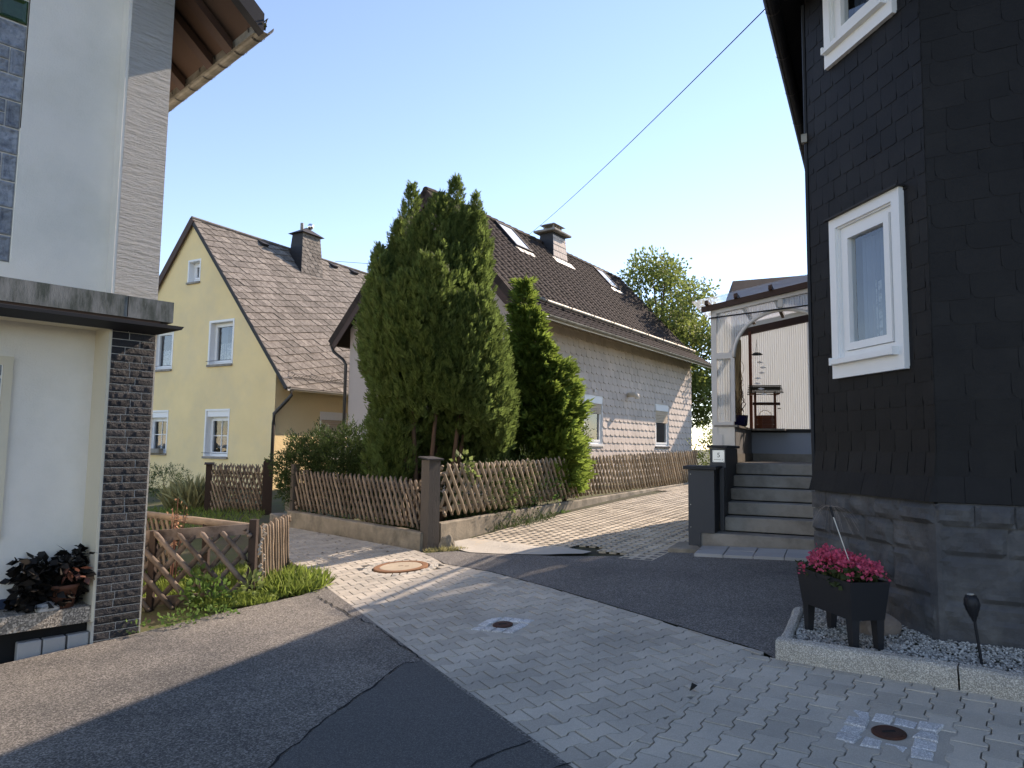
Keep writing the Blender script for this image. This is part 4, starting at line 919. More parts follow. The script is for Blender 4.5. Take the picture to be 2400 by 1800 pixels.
# ------------------------------------------------ stairs, parapet, porch
PF=frame(2.62,8.92,0,115); gs=.47
st=thing('entrance_steps','flight of six grey concrete steps up to the porch','steps',PF)
lefts=[-.26,.0,.0,.0,.0,.0]
for i in range(6):
    z1=[.66,.845,1.015,1.18,1.345,1.51][i]; z0=.30 if i==0 else [.66,.845,1.015,1.18,1.345,1.51][i-1]-.03
    y0=i*.28; b=MB(); zf=z0 if i==0 else z0+.03+.014; b.box(lefts[i],1.75,y0,y0+(.34 if i<5 else 3.0),zf,z1); o=b.build('step',m_concg,st,bevel=.008); box('gap_shadow',m_crackshade,o,lefts[i]+.004,1.745,y0+.03,y0+.27,z0,zf-.002)  # near-black core paints the shadow line at the foot of each step
tl=thing('foot_tiles','strip of pale grey floor tiles at the foot of the steps','tile strip',PF); Li=PF.inverted(); pol=[]
for i in range(4):
    for j in range(2): a=-.22+i*.33; b2=-.62+j*.27; pol.append([(a,b2),(a+.322,b2),(a+.322,b2+.262),(a,b2+.262)])
def ptf(x,y,h): w=PF@V((x,y,0)); return tuple(Li@V((w.x,w.y,g(w.x,w.y)+.0+h)))
pieces(tl,'tile',pol,ptf,.035,m_tilegrey,bevel=.003,jit=.003)
pa=thing('stair_parapet','stepped anthracite-clad parapet with dark stone caps beside the steps','parapet',PF)
b=MB(); b.box(-.40,-.08,-.02,.28,.66,1.44); b.box(-.40,-.25,-.02,.28,.50,.66); b.build('lower_panel',m_anth,pa); box('lower_foot',m_conc,pa,-.395,-.255,0,.27,.2,.5)
box('lower_side',m_anth,pa,-.11,-.075,.28,.55,.66,1.44); b=MB(); b.box(-.455,-.045,-.075,.42,1.445,1.49); b.build('lower_cap',m_anthcap,pa,bevel=.006)
box('upper_panel',m_anth,pa,-.20,.0,.42,1.55,.8,1.715); box('upper_cap',m_anthcap,pa,-.235,.03,.38,1.6,1.718,1.755,bevel=.006); box('inner_side',m_anth,pa,-.06,-.005,.28,.42,.66,1.46)
b=MB()
for z in (.72,1.0,1.38): b.box(-.375,-.367,-.024,-.019,z,z+.008)
b.build('screw',m_zincw,pa)
pl=tag(box('house_number_plate',m_plate,None,-.165,-.015,.413,.4185,1.535,1.69,PF),'square metal house number plate reading 5 on the parapet','number plate')
def text(body,size,x,z,parent,m,mat,align='CENTER',sx=1.):
    cu_=bpy.data.curves.new('digit','FONT'); cu_.body=body; cu_.size=size; cu_.align_x=align; cu_.extrude=.0008
    o=bpy.data.objects.new('digit',cu_); COL.objects.link(o); bpy.context.view_layer.update()
    me=bpy.data.meshes.new_from_object(o.evaluated_get(bpy.context.evaluated_depsgraph_get())); bpy.data.objects.remove(o); me.materials.clear(); me.materials.append(mat)
    return put(bpy.data.objects.new('digit' if len(body)==1 else 'lettering',me),parent,m@T(x,0,z)@Matrix.Rotation(pi/2,4,'X')@Matrix.Scale(sx,4,(1,0,0)))
text('5',.085,-.088,1.598,pl,T(0,.4115,0),m_text); text('21',.022,-.035,1.56,pl,T(0,.4115,0),m_text)
box('rule',m_text,pl,-.152,-.06,.4105,.4128,1.567,1.5705)
MB().tube([(-.155,.41,1.68),(-.155,.412,1.68)],.004,6).tube([(-.025,.41,1.68),(-.025,.412,1.68)],.004,6).tube([(-.155,.41,1.545),(-.155,.412,1.545)],.004,6).tube([(-.025,.41,1.545),(-.025,.412,1.545)],.004,6).build('screw',m_text,pl)
# porch
PP_=frame(3.28,10.40,0,115); PO=thing('porch','white framed porch with arched opening and corrugated plastic walls and roof','porch',PP_)
SR=1.75; DPT=2.1; zt=lambda s:3.80+.175*(s+.3)
# frame
b=MB(); b.box(-.33,-.25,-.04,.05,1.55,zt(-.3)); b.box(-.25,-.02,-.035,.045,3.04,3.13); b.box(-.25,-.02,-.035,.045,2.04,2.11); b.box(-.055,-.0,-.035,.045,2.11,3.04)
b.add([(x,y,zt(x)+dz) for y in (-.04,.05) for x,dz in ((-.33,-.09),(SR,-.09),(SR,.0),(-.33,.0))],[(0,1,2,3),(7,6,5,4),(0,4,5,1),(2,6,7,3),(0,3,7,4)]); b.box(.62,.68,-.03,.04,3.76,zt(.65)-.09)
b.build('frame',m_pvcd,PO); box('rear_post',m_pvcd,PO,-.33,-.25,DPT-.05,DPT+.03,1.55,zt(-.3))
arc=[(.70-.71*cos(a),3.06+.66*sin(a)) for a in np.linspace(0,pi,25)]
MB().tube([(x,-.02,z) for x,z in arc],.028,6).build('arch_trim',m_pvcd,PO,smooth=True)
def corr(name,mat,parent,outline,m,pitch=.035,amp=.006,ax=0):
    """corrugated sheet: vertical strips clipped to an outline given as zmin(x), zmax(x)"""
    x0,x1,zl,zh=outline; b=MB(); n=max(6,int((x1-x0)/pitch*4))
    for i in range(n+1):
        x=x0+(x1-x0)*i/n; y=amp*sin(2*pi*x/pitch); b.v+=[(x,y,zl(x)),(x,y,max(zl(x)+.001,zh(x)))]
    for i in range(n): b.f.append((2*i,2*i+2,2*i+3,2*i+1))
    return b.build(name,mat,parent,m)
arch_z=lambda x:3.06+.66*sqrt(max(0,1-((x-.70)/.71)**2)) if abs(x-.70)<.71 else 3.09
corr('arch_panel',m_poly,PO,(-.25,SR,arch_z,lambda x:zt(x)-.09),T(0,.005,0)); corr('side_panel',m_poly,PO,(-.25,-.06,lambda x:2.11,lambda x:3.04),T(0,.005,0))
SM=flipm(-.29,0,0,(0,1,0),(-1,0,0)); corr('side_panel',m_poly,PO,(.05,DPT-.05,lambda x:2.05,lambda x:zt(-.3)),SM)
box('reed_mat',m_bamboo,PO,-.20,-.17,.30,DPT-.05,2.06,3.62); 
b=MB()
for i in range(9): y=.34+i*.2; b.tube([(-.155,y+.02*sin(z*9+i),z) for z in np.linspace(2.08,3.6,14)],.014,5)
b.build('reed_bundle',m_bamboo,PO)
box('low_wall',m_white,PO,-.27,-.01,-.03,.03,1.3,2.03); box('low_wall',m_greywall,PO,-.27,-.012,.03,DPT,1.3,2.03); b=MB(); b.box(-.30,.03,-.05,DPT,2.03,2.06); b.build('wall_cap',m_concg,PO)
box('back_low_wall',m_bluewall,PO,-.012,SR+.3,DPT,DPT+.1,1.3,2.0); box('back_cap',m_anthcap,PO,-.012,SR+.3,DPT-.03,DPT+.1,2.0,2.06); box('skirting',m_concg,PO,-.01,SR+.3,DPT-.02,DPT-.002,1.51,1.64); box('skirting',m_concg,PO,-.01,.008,.04,DPT-.03,1.51,1.64)
box('corner_shelf',m_concg,PO,-.01,.55,DPT-.36,DPT-.031,2.03,2.058); corr('back_panel',m_poly,PO,(-.25,SR+.3,lambda x:2.06,lambda x:zt(x)-.12),T(0,DPT+.02,0)); box('post',m_redwood,PO,-.03,.02,DPT-.10,DPT-.03,2.06,3.75)
b=MB(); b.add([(x,y,zt(x)+dz) for y in (DPT-.06,DPT+.02) for x,dz in ((-.3,-.14),(SR,-.14),(SR,-.02),(-.3,-.02))],[(0,1,2,3),(7,6,5,4),(0,4,5,1),(2,6,7,3)]); b.build('rear_beam',m_brown,PO)
b=MB(); b.add([(x,y,zt(x)+dz) for y in (-.09,-.042) for x,dz in ((-.46,-.03),(SR,-.03),(SR,.055),(-.46,.055))],[(0,1,2,3),(7,6,5,4),(0,4,5,1),(2,6,7,3),(0,3,7,4)]); b.build('front_beam',m_brown,PO)
for s_ in (-.40,.02,.50,1.05,1.5):
    b=MB(); b.add([(x,y,zt(x)+dz) for y in (-.16,DPT+.2) for x,dz in ((s_,.06),(s_+.05,.06),(s_+.05,.12),(s_,.12))],[(0,1,2,3),(7,6,5,4),(0,4,5,1),(2,6,7,3),(0,3,7,4),(1,5,6,2)]); b.build('purlin',m_brown,PO)
b=MB(); n=150; ya,yb=-.22,DPT+.3
for i in range(n+1):
    y=ya+(yb-ya)*i/n
    for x in (-.58,SR+.1): b.v.append((x,y,zt(x)+.135+.010*sin(y*2*pi/.075)))
for i in range(n): b.f.append((2*i,2*i+1,2*i+3,2*i+2))
b.build('roof_sheet',m_polyr,PO); MB().tube([(-.36,-.07,zt(-.36)-.14),(SR,-.07,3.80)],.012,6).build('cable_rod',m_cable,PO)
box('meter_flap',m_pvcd,PO,-.25,-.18,-.042,-.03,1.72,1.92)
# things in the porch
bp=thing('flower_pot','dark blue glazed pot with twisted willow twigs on the porch wall','pot',PP_@T(-.06,.95,2.06))
MB().lathe([(.085,0),(.115,.03),(.125,.15),(.128,.185),(.118,.185),(.10,.14)],8).build('pot',m_pot,bp)
b=MB()
for i in range(5):
    x,y,z=random.uniform(-.03,.03),random.uniform(-.03,.03),.15; pts=[(x,y,z)]
    for j in range(15): x+=random.uniform(-.045,.05); y+=random.uniform(-.03,.03); z+=random.uniform(.03,.075)*(1.1 if i<2 else .7); pts.append((x,y,z))
    b.tube(pts,[.009-.0004*k for k in range(len(pts))],5)
b.build('twig',m_bark,bp)
wl=thing('ornamental_well','small reddish wooden wishing well with slatted roof in the porch corner','ornament',PP_@T(.24,1.86,2.06)@RZ(15))
pol_=[(.15*cos(a),.15*sin(a)) for a in np.linspace(0,2*pi,7)[:-1]]
for j in range(3): MB().prism([(x*(1+.02*(j%2)),y*(1+.02*(j%2))) for x,y in pol_],j*.075,j*.075+.07).build('basin_course',m_redwood,wl)
for s_ in (-1,1): box('post',m_redwood,wl,s_*.16-.017,s_*.16+.017,-.02,.02,0,.62)
MB().tube([(-.2,0,.42),(.24,0,.42)],.025,8).build('windlass',m_brown,wl); MB().tube([(.2,0,.34),(.25,0,.34)],.008,5).build('crank',m_brown,wl)
for s_ in (-1,1):
    for j in range(6): a=.02+j*.035; b=MB(); b.box(-.26,.26,s_*a-.019,s_*a+.019,.74-a*.75-.007,.74-a*.75+.007); b.build('roof_slat',m_greenw,wl)
b=MB(); [b.box(s_*.2-.01,s_*.2+.01,-.2,.2,.57,.60) for s_ in (-1,1)]; b.build('roof_tie',m_redwood,wl)
MB().tube([(.0+.10*cos(a),.0,.22+.09*sin(a)) for a in np.linspace(0,pi,10)],.006,5).build('bucket_handle',m_pvc,wl)
wc=thing('wind_chime','small hanging wind chime with dark roof and pale fish strips in the porch','wind chime',PP_@T(.20,1.1,3.22))
b=MB(); b.lathe([(.095,0),(.05,.035),(.0,.045)],6,cap=False); b.build('roof',m_greenw,wc); MB().tube([(0,0,.04),(0,0,.25)],.003,4).tube([(-.03,0,.03),(0,0,.2)],.002,4).build('cord',m_cable,wc)
for i in range(7): z=-.12-i*.085; x=.05*sin(i*1.3)+.04; MB().add([(x-.05,0,z),(x,.02,z+.02),(x+.06,0,z-.005),(x,-.01,z-.02)],[(0,1,2,3)]).build('fish',m_pvc,wc)
# ------------------------------------------------ planter, flowers, wand, torch
pang=math.degrees(atan2(2.28-2.20,4.81-5.30)); PLZ=g(2.3,5.05)+.075
PFm=frame(2.31,5.05,PLZ,pang); pt=thing('planter','black plastic trough planter on four legs standing on the gravel','planter',PFm) # x toward camera, y right(viewer)... 
b=MB(); L2,W2_=.315,.145; l2,w2=.285,.12; zb_,zt_=.19,.44
for (lx,wy,z) in ((l2,w2,zb_),(L2,W2_,zt_),(L2-.012,W2_-.012,zt_),(l2-.012,w2-.012,zb_+.10)): b.v+=[(-lx,-wy,z),(lx,-wy,z),(lx,wy,z),(-lx,wy,z)]
for k in range(3):
    for i in range(4): b.f.append((k*4+i,k*4+(i+1)%4,k*4+4+(i+1)%4,k*4+4+i))
b.f+=[(3,2,1,0),(12,13,14,15)]; b.build('trough',m_black,pt)
for sx in (-1,1):
    for sy in (-1,1):
        b=MB(); x,y=sx*(l2-.035),sy*(w2-.03); b.add([(x-.034,y-.028,.2),(x+.034,y-.028,.2),(x+.034,y+.028,.2),(x-.034,y+.028,.2),(x-.024+sx*.006,y-.02,0),(x+.024+sx*.006,y-.02,0),(x+.024+sx*.006,y+.02,0),(x-.024+sx*.006,y+.02,0)],[(0,1,2,3),(7,6,5,4),(4,5,1,0),(5,6,2,1),(6,7,3,2),(7,4,0,3)]); b.build('leg',m_black,pt)
box('soil',m_soil,pt,-l2,l2,-w2,w2,.36,.385)
fl=thing('begonia_flowers','dense pink flowering bedding plants filling the black planter','flowers',PFm@T(0,0,.38)); PPf=[];DDf=[];UUf=[];LLf=[]
n=620; P=np.stack([RNG.uniform(-.29,.29,n),RNG.uniform(-.14,.14,n),RNG.uniform(.0,.12,n)],1); blades('leaf_mass',m_flleaf,P,RNG.normal(size=(n,3))*.6+np.array([0,0,.5]),rv(n),RNG.uniform(.035,.06,n),RNG.uniform(.025,.045,n),fl)
cl=[]; rc=random.Random(5)
while len(cl)<95:
    x,y=rc.uniform(-.33,.33),rc.uniform(-.175,.175); e=(x/.36)**2+(y/.2)**2
    if e>1: continue
    z=.04+.15*sqrt(1-e)+.03*noise.noise(V((x*7,y*7,1)))*2; cl.append((x,y,z+rc.uniform(-.02,.02)))
for c in cl:
    k=15; d=rv(k)*np.array([1,1,.7])+np.array([0,0,.25]); p=np.array(c)+d*.012+RNG.normal(size=(k,3))*.013; PPf.append(p);DDf.append(d);UUf.append(rv(k));LLf.append(RNG.uniform(.018,.032,k))
P,D,U,L=map(np.concatenate,(PPf,DDf,UUf,LLf)); blades('blossoms',m_pinkfl,P,D,U,L,L*.95,fl)
wd=thing('fibre_wand','thin garden wand with drooping hair-like strands stuck in the planter','ornament',T(2.20,4.92,1.30))
b=MB(); b.tube([(.13,-.03,-.44),(.005,0,-.03)],.0035,6); b.build('stem',m_zincw,wd); MB().tube([(.012,0,-.05),(-.008,.0,.02)],.008,8).build('handle',m_black,wd); b=MB()
for i in range(24):
    a=random.uniform(0,6.28); R_2=random.uniform(.05,.20); dr=random.uniform(.08,.24); b.tube([(R_2*cos(a)*t-.005,R_2*sin(a)*t,.02+.03*sin(t*2.)-dr*t*t) for t in (0,.25,.5,.75,1)],.00045,3,cap=False)
b.build('strand',M('fibre',(.30,.24,.20),.6),wd)
to=thing('garden_torch','black solar garden torch stuck in the gravel by the stone wall','garden light',T(2.89,4.46,g(2.89,4.46)+.05))
MB().tube([(0,0,0),(-.035,0,.28)],.009,8).build('stake',m_black,to)
hm=T(-.037,0,.28)@Matrix.Rotation(radians(-6),4,'Y'); MB().lathe([(.012,0),(.02,.03),(.038,.07),(.042,.10),(.040,.135),(.026,.155),(0,.158)],12,cap=False).build('lamp_head',m_black,to,hm,smooth=True)
b=MB(); 
for i in range(12): a=2*pi*i/12; b.tube([(.022*cos(a),.022*sin(a),.03),(.044*cos(a+.4),.044*sin(a+.4),.10),(.03*cos(a+.7),.03*sin(a+.7),.155)],.0025,4)
b.build('cage',m_bitumen,to,hm); MB().lathe([(.02,.16),(.02,.163),(0,.164)],12,cap=False).build('solar_cell',m_zincw,to,hm)
# ------------------------------------------------ lattice fences
def slat_mesh(L,r,mat,point=True):
    b=MB(); n=7; pts=[]
    for i in range(6):
        t=i/5; pts.append((0.004*sin(t*9),0.003*cos(t*7),L*t*(.965 if point else 1)))
    rr=[r*.92,r,r*1.03,r*.97,r,r*.93]
    if point: pts.append((0,0,L)); rr.append(r*.25)
    b.tube(pts,rr,n); return b.mesh('slat',mat,True)
def lattice(th, p0, p1, zb, zt_, sp, ang, r, mat, both=True, off=.0, rails=(.12,.80), railm=None, front_dir=1, zb1=None, zt1=None, limit=300, nclip=True):
    """crossing half-log slats from p0 to p1 (thing local = world), bottoms zb->zb1, tops zt->zt1"""
    zb1=zb if zb1 is None else zb1; zt1=zt_ if zt1 is None else zt1
    a,b_=V((*p0,0)),V((*p1,0)); d=(b_-a); L=d.length; d.normalize(); nrm=V((d.y,-d.x,0)); cache={}
    if nrm.dot((a+b_)*.5)>0: nrm=-nrm
    for layer in ((1,),(1,-1))[both]:
        lean=layer*front_dir; run=(zt_-zb)/tan(radians(ang)); x=-run if lean>0 else 0; x+=sp*.3
        end=L if lean>0 else L+run
        while x<end:
            f=min(1,max(0,x/L)); z0=zb+(zb1-zb)*f; z1=zt_+(zt1-zt_)*f; H_=z1-z0; rn=H_/tan(radians(ang))
            t0,t1=0.,1.
            if lean>0:   # goes up toward +d
                if x<0: t0=-x/rn
                if x+rn>L: t1=(L-x)/rn
            else:
                if x>L: t0=(x-L)/rn
                if x-rn<0: t1=x/rn
            jt=random.uniform(-.02,.02) if t1==1 else 0
            if t1-t0>.08:
                ln=round((t1-t0)*sqrt(H_*H_+rn*rn)+jt,2); key=(ln,int(random.random()*2))
                if key not in cache: cache[key]=slat_mesh(max(.05,ln),r*(1.0 if key[1] else .92),mat)
                base=a+d*(x+lean*rn*t0)+nrm*(r*1.1*(1 if layer==1 else -1)+off)+V((0,0,z0+H_*t0+random.uniform(-.012,.012))); D=(d*lean*rn+V((0,0,H_))).normalized()
                q=V((0,0,1)).rotation_difference(D).to_matrix().to_4x4()
                put(bpy.data.objects.new('slat',cache[key]),th,T(*base)@q@RZ(random.uniform(0,360)))
            x+=sp*random.uniform(.93,1.07)
    for h in rails:
        b=MB(); 
        b.tube([tuple(a+nrm*(-r*2.6)+V((0,0,zb+(zt_-zb)*h))),tuple(b_+nrm*(-r*2.6)+V((0,0,zb1+(zt1-zb1)*h)))],r*1.3,6); b.build('rail',railm or mat,th)
def post(label,x,y,sz,zt_,mat,cap=None,name='fence_post',rot=0,round_top=False,group='fence posts'):
    t=thing(name,label,'post',T(x,y,g(x,y)-.1)@RZ(rot),group); h=zt_-g(x,y)+.1; b=MB()
    if round_top: b.v=[]; b.f=[]; prof=[(-sz/2,0),(sz/2,0),(sz/2,h-.05),(sz/2-.03,h-.012),(0,h),(-sz/2+.03,h-.012),(-sz/2,h-.05)]; n=len(prof); b.add([(x_,-sz/2,z) for x_,z in prof]+[(x_,sz/2,z) for x_,z in prof],[tuple(range(n)),tuple(range(2*n-1,n-1,-1))]+[(i,n+i,n+(i+1)%n,(i+1)%n) for i in range(n)])
    else: b.box(-sz/2,sz/2,-sz/2,sz/2,0,h)
    b.build('shaft',mat,t)
    if cap: b=MB(); c=sz/2+.035; b.add([(-c,-c,h),(c,-c,h),(c,c,h+.03),(-c,c,h+.03),(-c,-c,h+.02),(c,-c,h+.02),(c,c,h+.05),(-c,c,h+.05)],[(0,3,2,1),(4,5,6,7),(0,1,5,4),(1,2,6,5),(2,3,7,6),(3,0,4,7)]); b.build('cap',cap,t)
    return t
CP=(-1.12,10.02); LP=(-3.86,12.81)
post('thick grey weathered corner post between the two lattice fences',CP[0],CP[1],.19,1.50,m_gpost,m_anthcap,rot=42)
post('slim grey post at the left end of the fence in front of the big conifer',LP[0],LP[1],.11,1.34,m_gpost,rot=42)
post('stout dark brown round-topped gate post in front of the yellow house',-5.16,15.2,.20,1.36,m_post,rot=20,round_top=True)
post('dark brown post at the left end of the weathered lattice panel',-6.64,15.74,.13,1.22,m_post,m_post,rot=20)
fe=thing('lattice_fence','weathered crossed-slat fence on the low wall left of the corner post','fence',None,'crossed-slat garden fences')
lattice(fe,(-1.24,10.15),(-3.80,12.74),.53,1.22,.125,63,.021,m_wood,zb1=.55,zt1=1.24,front_dir=1)
ff=thing('lattice_fence','long crossed-slat fence climbing along the driveway right of the corner post','fence',None,'crossed-slat garden fences')
lattice(ff,(-.98,10.25),(1.5,14.25),.70,1.44,.165,58,.025,m_woodl,zb1=.76,zt1=1.54,front_dir=-1); lattice(ff,(1.5,14.25),(5.3,20.4),.76,1.54,.175,58,.025,m_woodl,zb1=.80,zt1=1.66,front_dir=-1)
fd=thing('lattice_fence','dense weathered lattice panel between two dark posts before the yellow house','fence',None,'crossed-slat garden fences')
lattice(fd,(-5.28,15.25),(-6.56,15.71),.22,1.22,.10,66,.020,m_wood,rails=(.14,.5,.82),front_dir=1); lattice(fd,(-5.28,15.31),(-6.56,15.77),.22,1.26,.16,70,.018,m_wood,rails=(),front_dir=1)
fl_=thing('lattice_gate','dark open lattice panel in a board frame beside the tiled pilaster','fence panel')
lattice(fl_,(-2.72,7.58),(-4.3,7.12),.03,.80,.215,50,.029,m_woodd,zb1=-.0,zt1=.72,rails=(),front_dir=1)
def beam(th,name,p0,p1,w_,h_,mat): # rectangular board between two points
    p0,p1=V(p0),V(p1); d=(p1-p0); L=d.length; d.normalize(); s_=d.cross(V((0,0,1))); 
    if s_.length<.01: s_=V((1,0,0))
    s_.normalize(); u_=s_.cross(d); b=MB(); b.add([p+s_*a*w_/2+u_*c*h_/2 for p in (p0,p1) for a,c in ((-1,-1),(1,-1),(1,1),(-1,1))],[(0,1,2,3),(7,6,5,4),(0,4,5,1),(1,5,6,2),(2,6,7,3),(3,7,4,0)]); return b.build(name,mat,th)
beam(fl_,'top_board',(-2.70,7.62,.80),(-4.3,7.16,.71),.02,.11,m_woodd); beam(fl_,'bottom_board',(-2.70,7.62,.14),(-4.3,7.16,.06),.03,.08,m_woodd); beam(fl_,'end_post',(-2.70,7.59,.02),(-2.70,7.59,.90),.075,.075,m_post); beam(fl_,'end_post',(-3.62,7.33,.0),(-3.62,7.33,.80),.06,.06,m_post)
fs_=thing('lattice_fence','short dense slat panel running back from the open lattice gate','fence',None,'crossed-slat garden fences')
lattice(fs_,(-2.685,7.66),(-2.72,8.78),.08,.82,.10,80,.022,m_wood,zb1=.16,zt1=.84,front_dir=-1,rails=(.15,.8))
b=MB()
for i in range(16):
    y=7.62+random.uniform(0,.16); z=.12+i*.045; b.tube([(-2.66,y,z),(-2.635,y+.01,z+.035)],.017,6)
o=b.build('cut_slat_ends',m_woode,fs_); o['kind']='stuff'
fr_=thing('lattice_fence','low lattice fence with round log rail behind the open lattice gate','fence',None,'crossed-slat garden fences')
lattice(fr_,(-3.9,8.51),(-6.6,10.4),.12,.80,.12,64,.019,m_wood,zb1=.05,zt1=.82,rails=(.2,)); MB().tube([(-2.78,7.73,.80),(-4.2,8.72,.80),(-6.6,10.4,.80)],.045,10).build('log_rail',m_wood,fr_,smooth=True)
for x,y in ((-3.45,8.2),(-5.0,9.28)): box('stake',m_post,fr_,x-.035,x+.035,y-.035,y+.035,0,.78)
# low concrete walls under the fences
def lowwall(label,pts,wd_):
    t=thing('low_concrete_wall',label,'wall'); 
    for i in range(len(pts)-1):
        (x0,y0,z0),(x1,y1,z1)=pts[i],pts[i+1]; a,b_=V((x0,y0,0)),V((x1,y1,0)); d=(b_-a).normalized(); n=V((-d.y,d.x,0)); L=(b_-a).length; ns=max(2,int(L/.12)); mb=MB()
        for k in range(ns+1):
            u=k/ns; p=a+d*L*u; zt2=z0+(z1-z0)*u
            for s_,z in ((-.5,-1),(-.5,0),(-.42,1),(.42,1),(.5,0),(.5,-1)):
                q=p+n*s_*wd_; r=V((q.x*5,q.y*5,z)); zz=(g(p.x,p.y)-.15) if z==-1 else zt2-.015*(1-z)+.008*noise.noise(r*1.7); q=q+n*.010*noise.noise(r)
                mb.v.append((q.x,q.y,zz))
        for k in range(ns):
            for j in range(5): mb.f.append((k*6+j,k*6+j+1,(k+1)*6+j+1,(k+1)*6+j))
        mb.f.append((0,1,2,3,4,5)); mb.f.append(tuple(range(ns*6+5,ns*6-1,-1))); mb.build('wall_section',m_conc,t)
    return t
lowwall('low stained concrete wall under the fence left of the corner post',[(-1.18,10.0,.50),(-1.52,10.36,.50),(-3.9,12.78,.52)],.16)
lowwall('low concrete kerb wall under the long fence beside the driveway',[(-1.02,10.12,.62),(.2,12.13,.66),(1.5,14.23,.70),(5.3,20.38,.80)],.13)
st2=thing('garden_step','worn concrete threshold step between the gate posts','step',frame(-4.3,13.9,0,150)); MB().box(-.2,1.15,-.3,.5,.0,.36).build('slab',m_conc,st2,bevel=.02); MB().box(-.1,1.0,.5,.8,.0,.24).build('slab',m_conc,st2,bevel=.02)
# wire gate
wg=thing('wire_gate','narrow green wire mesh gate standing open beside the slim post','gate',frame(-3.98,13.0,.42,-25)); b=MB()
for p,q in (((0,0,0),(0,0,.95)),((.75,0,0),(.75,0,.95)),((0,0,0),(.75,0,0)),((0,0,.95),(.75,0,.95))): b.tube([p,q],.014,6)
b.build('frame',M('green_coated_steel',(.04,.07,.05),.5),wg); b=MB()
for i in range(1,15): b.tube([(i*.05,0,0),(i*.05,0,.95)],.0022,3)
for i in range(1,19): b.tube([(0,0,i*.05),(.75,0,i*.05)],.0022,3)
o=b.build('mesh',m_zinc,wg); o['kind']='stuff'
# ------------------------------------------------ conifers and other plants
def conifer(label,leaders,mat,base,n_sp,Lr,k,spread,up,name,trunks,wd=.28,seed=1):
    rng=np.random.default_rng(seed); t=thing(name,label,'tree',T(*base)); Ps=[];Ds=[];Ls=[]
    tot=sum(l[3]*(l[2]-l[4]) for l in leaders)
    for (lx,ly,top,rad,z0,prof) in leaders:
        n=int(n_sp*rad*(top-z0)/tot); u=rng.uniform(0,1,n)**.85; ph=rng.uniform(0,2*pi,n); z=z0+(top-z0)*u
        r=rad*lerp_prof(prof,u)*(1+.16*np.sin(ph*5+z*3.1+lx*7)+.10*np.sin(ph*9-z*5))*rng.uniform(.72,1.04,n)
        P=np.stack([lx+r*np.cos(ph),ly+r*np.sin(ph),z],1); o=np.stack([np.cos(ph),np.sin(ph),np.full(n,up)],1)+rng.normal(size=(n,3))*.22
        Ps.append(P);Ds.append(o);Ls.append(rng.uniform(*Lr,n)*(1-.3*u))
    P=np.concatenate(Ps);D=np.concatenate(Ds);L=np.concatenate(Ls)
    a,b2,c,l=sprays(P,D,k,L,spread,rng); blades('crown',mat,a,b2,c,l,l*wd,t)
    for i,(p,q,r0,r1) in enumerate(trunks): MB().tube([p,tuple(V(p).lerp(V(q),.5)+V((random.uniform(-.05,.05),random.uniform(-.05,.05),0))),q],[r0,(r0+r1)/2,r1],7).build('trunk',m_bark,t,smooth=True)
    return t
sp=[(0,.40),(.08,.72),(.25,.98),(.45,1.),(.65,.82),(.82,.52),(.93,.25),(1,.02)]
bx,by=-1.36,12.35; bz=g(bx,by)
ENV=[(.95,.5),(1.2,.85),(1.6,1.12),(2.1,1.32),(2.75,1.42),(3.5,1.32),(4.1,1.14),(4.75,.97),(5.6,.66),(6.1,.3)]
lead=[(.27,.2,6.15,.42,1.0,sp),(-.52,.1,5.95,.42,1.0,sp),(.66,.05,5.78,.38,1.0,sp),(.05,.1,5.6,.4,1.0,sp),(-.75,.1,5.3,.36,1.0,sp),(0.,0.,5.75,.80,1.3,sp),(-.3,-.1,5.3,.75,1.3,sp),(.35,-.1,5.2,.7,1.3,sp),(-.35,.3,5.2,.5,1.0,sp)]
lrng=random.Random(8)
for i in range(74):
    a=i*2.399; zc=(.75 if (sin(a)>.1 or cos(a)<-.6) else 1.25)+3.7*((i*.618)%1)**.9; R_e=lerp_prof(ENV,zc+.75)-.20; hh=lrng.uniform(1.3,2.1); lead.append((R_e*cos(a)*lrng.uniform(.86,1.02)+.04,R_e*sin(a)*.92,min(zc+hh,5.5),lrng.uniform(.17,.30),zc-.15,sp))
for i in range(26):
    a=i*2.399+.4; R_e=lrng.uniform(.62,1.06); zc=lrng.uniform(.35,.95)+(1.1 if sin(a)<.1 and cos(a)>-.6 else 0)
    lead.append((R_e*cos(a),R_e*sin(a)*.9,zc+lrng.uniform(.9,1.5),lrng.uniform(.22,.34),zc,sp))
tk_=[]
for i in range(9): a=i*.7; tk_.append(((.30*cos(a)-.05,.28*sin(a)-.25,0),(.65*cos(a),.5*sin(a)-.2,2.2),.05,.03))
conifer('tall many-topped green arborvitae behind the corner post',lead,m_thuja,(bx+.02,by,bz),52000,(.11,.22),7,.7,1.5,'arborvitae_tree',tk_,.30,3)
bx2,by2=.52,13.75; sp2=[(0,.7),(.15,.95),(.35,1.),(.6,.72),(.85,.3),(1,.02)]
conifer('smaller bright green feathery conifer right of the tall arborvitae',[(-.30,.15,4.40,.30,.5,sp2),(-.12,.1,3.75,.46,.4,sp2),(.12,.05,3.1,.50,.4,sp2),(.2,.05,2.3,.56,.4,sp2),(-.42,-.05,2.7,.40,.2,sp2),(.3,.2,1.7,.46,.25,sp2),(.5,.1,2.75,.22,1.5,sp2)],m_conif,(bx2,by2,g(bx2,by2)),5200,(.20,.44),11,.8,.42,'conifer_tree',[((-.1,0,0),(-.3,.1,3.6),.08,.02)],.26,5)
